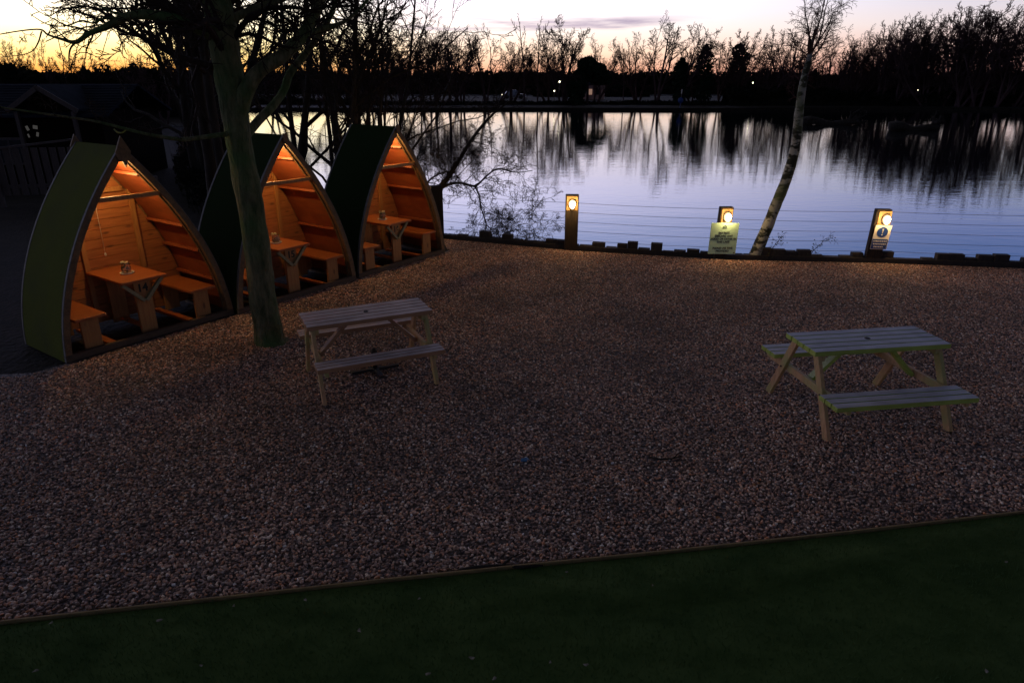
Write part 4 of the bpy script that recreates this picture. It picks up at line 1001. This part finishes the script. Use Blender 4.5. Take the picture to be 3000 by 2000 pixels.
FT = [('open', 1425, 70, 98, 'bare tree with a flat topped crown far across the water, left end', 0), ('lean', 1462, 125, 100, 'bare tree leaning right behind the flat topped crown', 0),
      ('slim', 1537, 38, 97, 'left one of two thin pole like trees on the far shore', 0), ('slim', 1574, 45, 98, 'right one of two thin pole like trees on the far shore', 1),
      ('big', 1648, 45, 96, 'largest wide forked bare tree standing alone in the middle of the far shore', 0), ('fine', 1745, 112, 104, 'fine rounded bare tree right of the largest forked tree', 0),
      ('slim', 1828, 128, 110, 'small thin tree in the bright gap of the far shore', 0), ('fine', 1868, 92, 106, 'hazy fine twigged tree left of the two tall thin topped trees', 1),
      ('open', 1925, 32, 97, 'tall bare tree with one spike reaching above the rest, right of the gap', 1), ('lean', 1975, 72, 96, 'bare tree whose two open stems lean to the right', 0),
      ('fine', 2110, 125, 104, 'reddish fine twigged tree right of the dark evergreens', 0), ('dense', 2155, 88, 100, 'taller reddish tree left of the birch crown', 0),
      ('dense_c', 2215, 118, 98, 'reddish tree directly left of the birch trunk', 0), ('dense', 2320, 78, 96, 'wide tree on the far shore behind the birch crown', 1),
      ('fine', 2440, 90, 97, 'tree on the far shore just right of the birch crown', 0), ('dense_b', 2505, 125, 92, 'low dense tree in the dip right of the birch', 0),
      ('dense_c', 2565, 42, 92, 'first high swept tree right of the birch dip', 0), ('dense_c', 2620, 35, 91, 'second high swept tree right of the birch dip', 0),
      ('dense', 2668, 52, 92, 'dense tree in the middle of the tall right hand row', 0), ('dense_b', 2715, 48, 90, 'dense broad tree left of the tallest clump', 1),
      ('dense', 2765, 38, 90, 'dense tree touching the left of the tallest clump', 0), ('dense_b', 2818, 22, 88, 'left half of the tallest clump of trees at far right', 0),
      ('dense', 2870, 5, 88, 'tallest tree of the right hand row', 1), ('dense_c', 2920, 8, 87, 'right shoulder of the tallest clump', 0), ('fine', 2985, 70, 88, 'lower tree at the right edge of the picture', 0),
      ('dense', 3045, 40, 86, 'tree cut by the right edge of the picture', 0), ('dense_b', 2600, 100, 99, 'dense tree behind the swept trees', 1), ('dense_b', 2400, 130, 100, 'low tree behind the birch trunk top', 1),
      ('fine', 1350, 90, 100, 'fine bare tree on the far shore behind the bank trees, nearest the gap', 1), ('dense', 1270, 85, 98, 'bare far tree seen through the twigs behind the farthest shelter', 0),
      ('big', 1180, 95, 99, 'wide far tree seen through the twigs above the middle shelter', 1),
      ('fine', 1500, 120, 103, 'fine reddish tree behind the pole like trees', 0), ('fine', 1605, 110, 104, 'fine tree filling the space left of the largest forked tree', 1), ('dense', 1110, 60, 97, 'tall far tree behind the ridge of the farthest shelter', 1),
      ('big', 1225, 55, 98, 'far forked tree right of the farthest shelter ridge', 0), ('fine', 1320, 70, 96, 'tall fine far tree above the overhanging boughs', 0), ('fine', 2030, 150, 102, 'low fine tree between the two evergreens right of centre', 1),
      ('fine', 2260, 130, 96, 'fine reddish tree under the left edge of the birch crown', 0), ('dense', 2470, 120, 93, 'small dense tree filling the dip beside the birch', 0), ('fine', 2535, 88, 96, 'fine tree left of the first high swept tree', 0),
      ('dense', 2640, 62, 94, 'dense tree between the two swept trees and the middle row', 1), ('fine', 2735, 42, 96, 'fine twigged tree behind the dense broad one', 1), ('dense', 2900, 22, 92, 'dense tree behind the right shoulder of the tallest clump', 1), ('fine', 2830, 15, 93, 'fine twigged tree inside the tallest clump', 0)]
for kind, px, ty, d, lb, mi in FT: far_tree(kind, px, ty, d, lb, gA, bool(mi))
gB = 'bare trees on the sunset skyline'
for i, (kind, px, ty, d, lb, mi) in enumerate([
        ('fine', 30, 118, 62, 'bare tree at the left edge against the sunset', 0), ('fine', 120, 112, 66, 'second bare tree from the left against the sunset', 1), ('dense', 215, 150, 60, 'lower bushy tree third from the left against the sunset', 0),
        ('open', 290, 175, 70, 'low bare tree left of centre of the bright sunset', 0), ('fine', 385, 172, 72, 'low bare tree right of centre of the bright sunset', 0), ('fine', 470, 140, 50, 'tree against the sunset left of the slim double stems', 1),
        ('fine', 575, 90, 55, 'dense tree behind the slim double stems', 0), ('fine', 800, 85, 80, 'tree seen in the fork of the large tree', 0), ('big', 960, 60, 78, 'wide tree against the orange sky right of the fork', 0), ('dense', 1080, 90, 84, 'tree against the orange sky above the shelters', 1)]):
    far_tree(kind, px, ty, d, lb, gB, bool(mi))
def evergreen(px, ty, d, wpx, label, seed, col=False, zb=.02):
    x = D(px, 260, d).x; H = D(px, ty, d).z; rw = wpx / FPX * d / 2; rng = random.Random(seed)
    root = empty('evergreen_tree', (x, d, 0), label=label, category='tree', group='dark evergreens on the far shore')
    b = MB(); b.tube([(0, 0, -.3), (0, 0, H * .8)], [rw * .12, rw * .03], 6); b.build('trunk', M['twig_far'], root)
    b = MB(); n = int(2600 if wpx > 60 else 1700)
    for i in range(n):
        t = rng.random() ** .8; z = H * (zb + (1 - zb) * t); a = rng.uniform(0, 6.28)
        e = math.sqrt(max(0, 1 - abs(2 * t - .75) ** 2.2 * .62)) * rw * (1 + .75 * noise.noise(Vector((math.cos(a) * 1.6, math.sin(a) * 1.6, z * .9 + seed)))); r = e * math.sqrt(rng.uniform(.15, 1))
        c = Vector((r * math.cos(a), r * math.sin(a), z)); k = .22 * rng.uniform(.6, 1.5); u = Vector((rng.gauss(0, 1), rng.gauss(0, 1), rng.gauss(0, .7))).normalized(); v = u.orthogonal().normalized()
        b.add([c - u * k, c + v * k * .6, c + u * k, c - v * k * .6], [(0, 1, 2, 3)])
    b.build('crown', M['evergreen'], root)
evergreen(1722, 168, 95, 75, 'dark evergreen right of the largest forked tree', 1, zb=.5); evergreen(1757, 188, 96, 55, 'smaller dark evergreen at the edge of the bright gap', 2, zb=.5)
evergreen(1692, 205, 94, 50, 'low dark evergreen below the largest forked tree', 5)
evergreen(1992, 172, 96, 46, 'rounded dark evergreen below the right leaning stems', 3); evergreen(2058, 132, 97, 50, 'tall dark evergreen column left of the reddish trees', 4, True)
evergreen(2155, 128, 103, 60, 'dark evergreen among the reddish trees', 6)

brush_mass('far_wood', [(-360, 330), (-180, 331), (-60, 328), (90, 332), (270, 330)], 12, 7.4, 3, 45, 1.2, 'hedge', 'dark distant belt of trees closing the view behind the lake', 'wood')
for q_, (xa, xb, dd) in enumerate(((4.5, 11.5, 'left'), (16.5, 27, 'middle'), (34, 39, 'right'))):
    brush_mass('far_brush', [(xa, 143), ((xa + xb) / 2, 144), (xb, 143)], 3, .95, 50 + q_, 90, .4, 'hedge', 'low dark scrub on the %s of the far meadow before the second strip of water' % dd, 'brush')
brush_mass('far_brush', [(-140, 176), (-40, 172), (60, 174), (140, 174)], 5, 1.9, 33, 60, .6, 'hedge', 'dark low scrub beyond the second strip of water', 'brush')
brush_mass('shore_brush', [(28, 95), (45, 93.5), (62, 90.5), (82, 87.5), (100, 84.5)], 6, 2.5, 4, 240, .26, 'hedge', 'dark dense brush under the tall trees on the right far shore', 'brush', twigs=1500)
brush_mass('shore_brush', [(-20, 97), (-8, 96), (4, 97), (9, 96)], 4, .45, 5, 60, .24, 'hedge', 'low dark brush along the middle far shore', 'brush', twigs=300)
brush_mass('shore_brush', [(9, 98), (12, 97), (17, 97)], 4, .5, 9, 60, .24, 'hedge', 'dark brush below the open stemmed trees of the far shore', 'brush', twigs=700)
brush_mass('shore_brush', [(17, 97), (22, 95), (29, 96)], 4, .5, 19, 60, .24, 'hedge', 'low dark brush left of the birch on the far shore', 'brush', twigs=300)
brush_mass('shore_brush', [(-48, 97), (-36, 99), (-20, 97)], 5, .9, 6, 120, .24, 'hedge', 'dark brush on the far shore behind the bank trees', 'brush', twigs=400)
brush_mass('bank_brush', [(-27, 66), (-18.6, 44), (-13, 31), (-9.2, 21.5), (-7.0, 17.4), (-5.4, 15.4)], 2.2, 1.2, 7, 330, .07, 'hedge', 'dark undergrowth along the near bank behind the shelters', 'brush', core=False, twigs=1500)
brush_mass('skyline_brush', [(-120, 66), (-80, 60), (-50, 58), (-34, 62), (-30, 70)], 8, 4.3, 8, 300, .35, 'hedge', 'dark hedge on the skyline behind the cabins', 'hedge', twigs=1200)

# ------------------------------------------------------------ cabins and deck, far left
def cabin(loc, ang, W, Dp, eave, ridge, label, porch):
    root = empty('cabin', loc, ang, label=label, category='cabin', group='dark cabins behind the shelters')
    b = MB(); b.box((0, 0, eave / 2 - .2), (W, Dp, eave + .4)); wl = b.build('wall', M['cabin_wall'], root)
    b = MB(); ov = .35; hw = Dp / 2 + ov; th = .07
    for s in (-1, 1):
        y0, z0, y1, z1 = s * hw, eave - .12, 0, ridge; n = 12
        for k in range(n):      # overlapping courses
            a0, a1 = k / n, (k + 1) / n
            ya, za, yb, zb = y0 + (y1 - y0) * a0, z0 + (z1 - z0) * a0, y0 + (y1 - y0) * a1, z0 + (z1 - z0) * a1
            b.add([(-W / 2 - ov, ya, za + th), (W / 2 + ov, ya, za + th), (W / 2 + ov, yb, zb + th - .02), (-W / 2 - ov, yb, zb + th - .02),
                   (-W / 2 - ov, ya, za), (W / 2 + ov, ya, za), (W / 2 + ov, yb, zb - .02), (-W / 2 - ov, yb, zb - .02)], [(0, 1, 2, 3), (4, 7, 6, 5), (0, 4, 5, 1), (2, 6, 7, 3), (0, 3, 7, 4), (1, 5, 6, 2)])
    b.build('roof', M['cabin_roof'], root)
    if porch:
        px_, hwd, pr, pe, dep = porch
        b = MB(); y0 = -Dp / 2 - dep
        for s in (-1, 1):
            b.add([(px_, y0, pr), (px_ + s * hwd, y0, pe), (px_ + s * hwd, .0, pe), (px_, .0, pr), (px_, y0, pr + .07), (px_ + s * hwd, y0, pe + .07), (px_ + s * hwd, .0, pe + .07), (px_, .0, pr + .07)],
                  [(0, 1, 2, 3), (4, 7, 6, 5), (0, 4, 5, 1), (1, 5, 6, 2)])
        b.build('porch_roof', M['cabin_roof'], root)
        for s in (-1, 1):
            b = MB(); b.beam((px_, y0 - .03, pr + .01), (px_ + s * hwd, y0 - .03, pe + .01), .05, .13); b.build('bargeboard', M['deck_wood'], root)
            b = MB(); b.box((px_ + s * (hwd - .2), y0 + .1, pe / 2), (.1, .1, pe)); b.build('porch_post', M['deck_wood'], root)
        b = MB(); b.add([(px_ - hwd + .1, y0 + .2, pe + .02), (px_ + hwd - .1, y0 + .2, pe + .02), (px_, y0 + .2, pr - .03)], [(0, 1, 2)]); b.build('gable', M['cabin_wall'], root)
    for x in (-W * .3, W * .12):
        b = MB(); f = MB(); y = -Dp / 2 - .01
        f.box((x, y, 1.15), (.9, .05, .8)); fr_ = f.build('window', M['deck_wood'], root)
        for dx in (-.21, .21): b.box((x + dx, y - .03, 1.15), (.36, .012, .66))
        b.build('pane', M['pane'], fr_)
    return root
cabin((-16.2, 23.4, -.15), R(4), 7.4, 4.2, 2.25, 3.0, 'dark low cabin with a gabled porch at the left behind the nearest shelter', (2.35, 1.0, 2.95, 2.3, .5))
cabin((-26.5, 27.5, -.15), R(-2), 8, 4.5, 2.1, 3.0, 'dark cabin roof at the left edge of the picture', None)
M['dim_lit'] = emis('dim_lit_pane', (.9, .85, .8), .05)  # white reflections in the cabin panes, put in as a faint glow
cab = [o for o in bpy.data.objects if o.get('label', '').startswith('dark low cabin')][0]
b = MB(); inv = Matrix.Translation(cab.location) @ Matrix.Rotation(R(4), 4, 'Z'); inv.invert()
for px, py, w_, h_ in ((80, 376, .07, .13), (103, 373, .12, .10), (110, 394, .06, .12), (84, 398, .04, .10)): b.box(inv @ D(px, py, 20.9), (w_, .02, h_), Matrix.Rotation((px - 95) * .02, 3, 'Y'))
b.build('lit_pane', M['dim_lit'], cab)
dk_ = empty('deck_railing', (-11.9, 17.6, 0), R(14), label='slatted timber railing of a raised deck behind the nearest shelter', category='railing')
b = MB(); b.beam((-.95, 0, 1.42), (.9, 0, 1.62), .09, .05); b.build('handrail', M['deck_wood'], dk_)
for k in range(9):
    b = MB(); x = -.85 + k * .205; b.box((x, .03, .86), (.15, .022, 1.15)); b.build('slat', M['deck_wood'], dk_)
b = MB(); b.beam((-.95, .06, .5), (.9, .06, .5), .05, .08); b.build('bottom_rail', M['deck_wood'], dk_)
b = MB(); b.beam((-.95, 0, 1.42), (-1.6, -.5, .55), .07, .05); b.build('stair_rail', M['deck_wood'], dk_)
for x, y, h_ in ((-.98, 0, 1.5), (.95, 0, 1.7), (-1.6, -.5, .75)):
    b = MB(); b.box((x, y, h_ / 2), (.09, .09, h_)); b.build('post', M['deck_wood'], dk_)
fp = empty('float_post', D(452, 500, 12.5).xy.to_3d(), label='small faded pink float hung on a thin dark post behind the shelters', category='float')
b = MB(); b.box((0, 0, .7), (.05, .05, 1.4)); b.build('post', M['deck_wood'], fp)
b = MB(); b.lathe([(0, -.16), (.03, -.15), (.045, -.05), (.05, .02), (.03, .06), (0, .07)], 12, (-.02, -.06, 1.3)); b.build('float', M['pink'], fp)

# ------------------------------------------------------------ small far things
def at_far(px, py, d): return D(px, py, d)
def far_light(px, py, d, r, label):
    p = at_far(px, py, d); root = empty('far_lamp', (p.x, p.y, 0), label=label, category='lamp', group='small lights across the lake')
    b = MB(); b.tube([(0, 0, 0), (0, 0, p.z)], .05, 5); b.build('pole', M['black'], root)
    b = MB(); b.lathe([(0, -r), (r * .8, -r * .6), (r, 0), (r * .8, r * .6), (0, r)], 10, (0, 0, p.z)); b.build('globe', M['far_lamp'], root)
far_light(1638, 240, 99, .16, 'bright pale lamp under the largest forked tree across the lake'); far_light(1624, 267, 100, .09, 'tiny lamp low to the left of the brightest far lamp')
far_light(2052, 242, 101, .13, 'yellow lamp across the lake below the tall evergreen column'); far_light(2073, 247, 103, .07, 'faint lamp right of the yellow one across the lake'); far_light(2206, 243, 101, .10, 'white lamp across the lake just left of the birch')
far_light(2688, 265, 93, .09, 'lone pale lamp in the dark brush on the right far shore')
p = at_far(1728, 260, 125); ct = empty('cottage', (p.x, p.y, 0), R(-8), label='small cottage with a pink lit wall beside the dark evergreens across the lake', category='house')
b = MB(); b.box((0, 0, 1.05), (5.0, 3.6, 2.5)); b.build('wall', M['cottage'], ct)
b = MB(); b.add([(-2.8, -2.1, 2.3), (2.8, -2.1, 2.3), (2.8, 2.1, 2.3), (-2.8, 2.1, 2.3), (-2.8, 0, 3.4), (2.8, 0, 3.4)], [(0, 1, 5, 4), (2, 3, 4, 5), (0, 4, 3), (1, 2, 5), (3, 2, 1, 0)]); b.build('roof', M['cabin_roof'], ct)
for x in (-1.4, .2, 1.4):
    b = MB(); b.box((x, -1.82, 1.2), (.55, .06, .9)); b.build('window', M['lit'] if x > 0 and x < 1 else M['pane'], ct)
p = at_far(1505, 258, 128); cr_ = empty('parked_car', (p.x, p.y, 0), R(8), label='small parked car across the lake left of the pole like trees', category='car')
b = MB(); b.add([(-2, -.8, .3), (2, -.8, .3), (2, .8, .3), (-2, .8, .3), (-2, -.8, .9), (2, -.8, .8), (2, .8, .8), (-2, .8, .9)], [(3, 2, 1, 0), (4, 5, 6, 7), (0, 1, 5, 4), (1, 2, 6, 5), (2, 3, 7, 6), (3, 0, 4, 7)])
b.add([(-1.5, -.75, .85), (1.1, -.75, .85), (1.1, .75, .85), (-1.5, .75, .85), (-1.0, -.6, 1.45), (.4, -.6, 1.45), (.4, .6, 1.45), (-1.0, .6, 1.45)], [(4, 5, 6, 7), (0, 1, 5, 4), (1, 2, 6, 5), (2, 3, 7, 6), (3, 0, 4, 7)]); b.build('body', M['car'], cr_, .08)
for x in (-1.25, 1.25):
    for y in (-.78, .78): b = MB(); b.tube([(x, y - .08, .32), (x, y + .08, .32)], .32, 14); b.build('wheel', M['black'], cr_)
for y in (-.5, .5): b = MB(); b.box((-2.02, y, .65), (.06, .26, .16)); b.build('headlight', M['far_lamp'], cr_)
p = at_far(1992, 318, 84.2); bu = empty('marker_post', (p.x, 84.2, WATER_Z), label='white post with a small blue round sign at the far waterline', category='marker')
b = MB(); b.box((.15, .4, .9), (.08, .08, 1.9)); b.build('post', M['deck_wood'], bu)
b = MB(); b.box((.15, .4, 2.1), (.08, .08, .5)); b.build('post_cap', M['white'], bu)
b = MB(); b.tube([(0, 0, 1.15), (0, -.05, 1.15)], .32, 18); b.tube([(0, .0, -.5), (0, 0, 1.0)], .04, 6); b.build('round_sign', M['blue'], bu)
def log_in_water(px, py, L_, seed, label):
    p = G(px, py, WATER_Z); rng = random.Random(seed); root = empty('fallen_log', p, rng.uniform(-.1, .1), label=label, category='log', group='fallen trees lying in the lake')
    b = MB(); pts = [Vector((-L_ / 2 + L_ * i / 8, rng.uniform(-.1, .1), .12 + .10 * math.sin(i * 1.1) + (.12 if i < 3 else 0))) for i in range(9)]
    b.tube(pts, [.33 - .02 * i for i in range(9)], 9, rough=.45)
    b.build('trunk', M['bark_dark'], root)
    t = MB()
    for dx, dz, k in ((.9, .75, 1), (1.1, .35, .9), (.7, -.1, .8), (-.5, .3, .5), (1.0, .95, .7)):
        segs = []; grow(segs, Vector((L_ * .32 * (1 if dx > 0 else -1), 0, .2)), Vector((dx, rng.uniform(-.3, .3), dz)), 1.5 * k, .09, 0, rng, dict(TW, levels=3, kids=[4, 3, 3], rmin=.02)); segs_to(t, segs)
    t.build('branches', M['bark_dark'], root)
log_in_water(2430, 366, 4.3, 1, 'black fallen log with forked branches in the lake, just right of the birch')
log_in_water(2675, 382, 3.6, 2, 'dark half sunken log in the shaded water farther right')
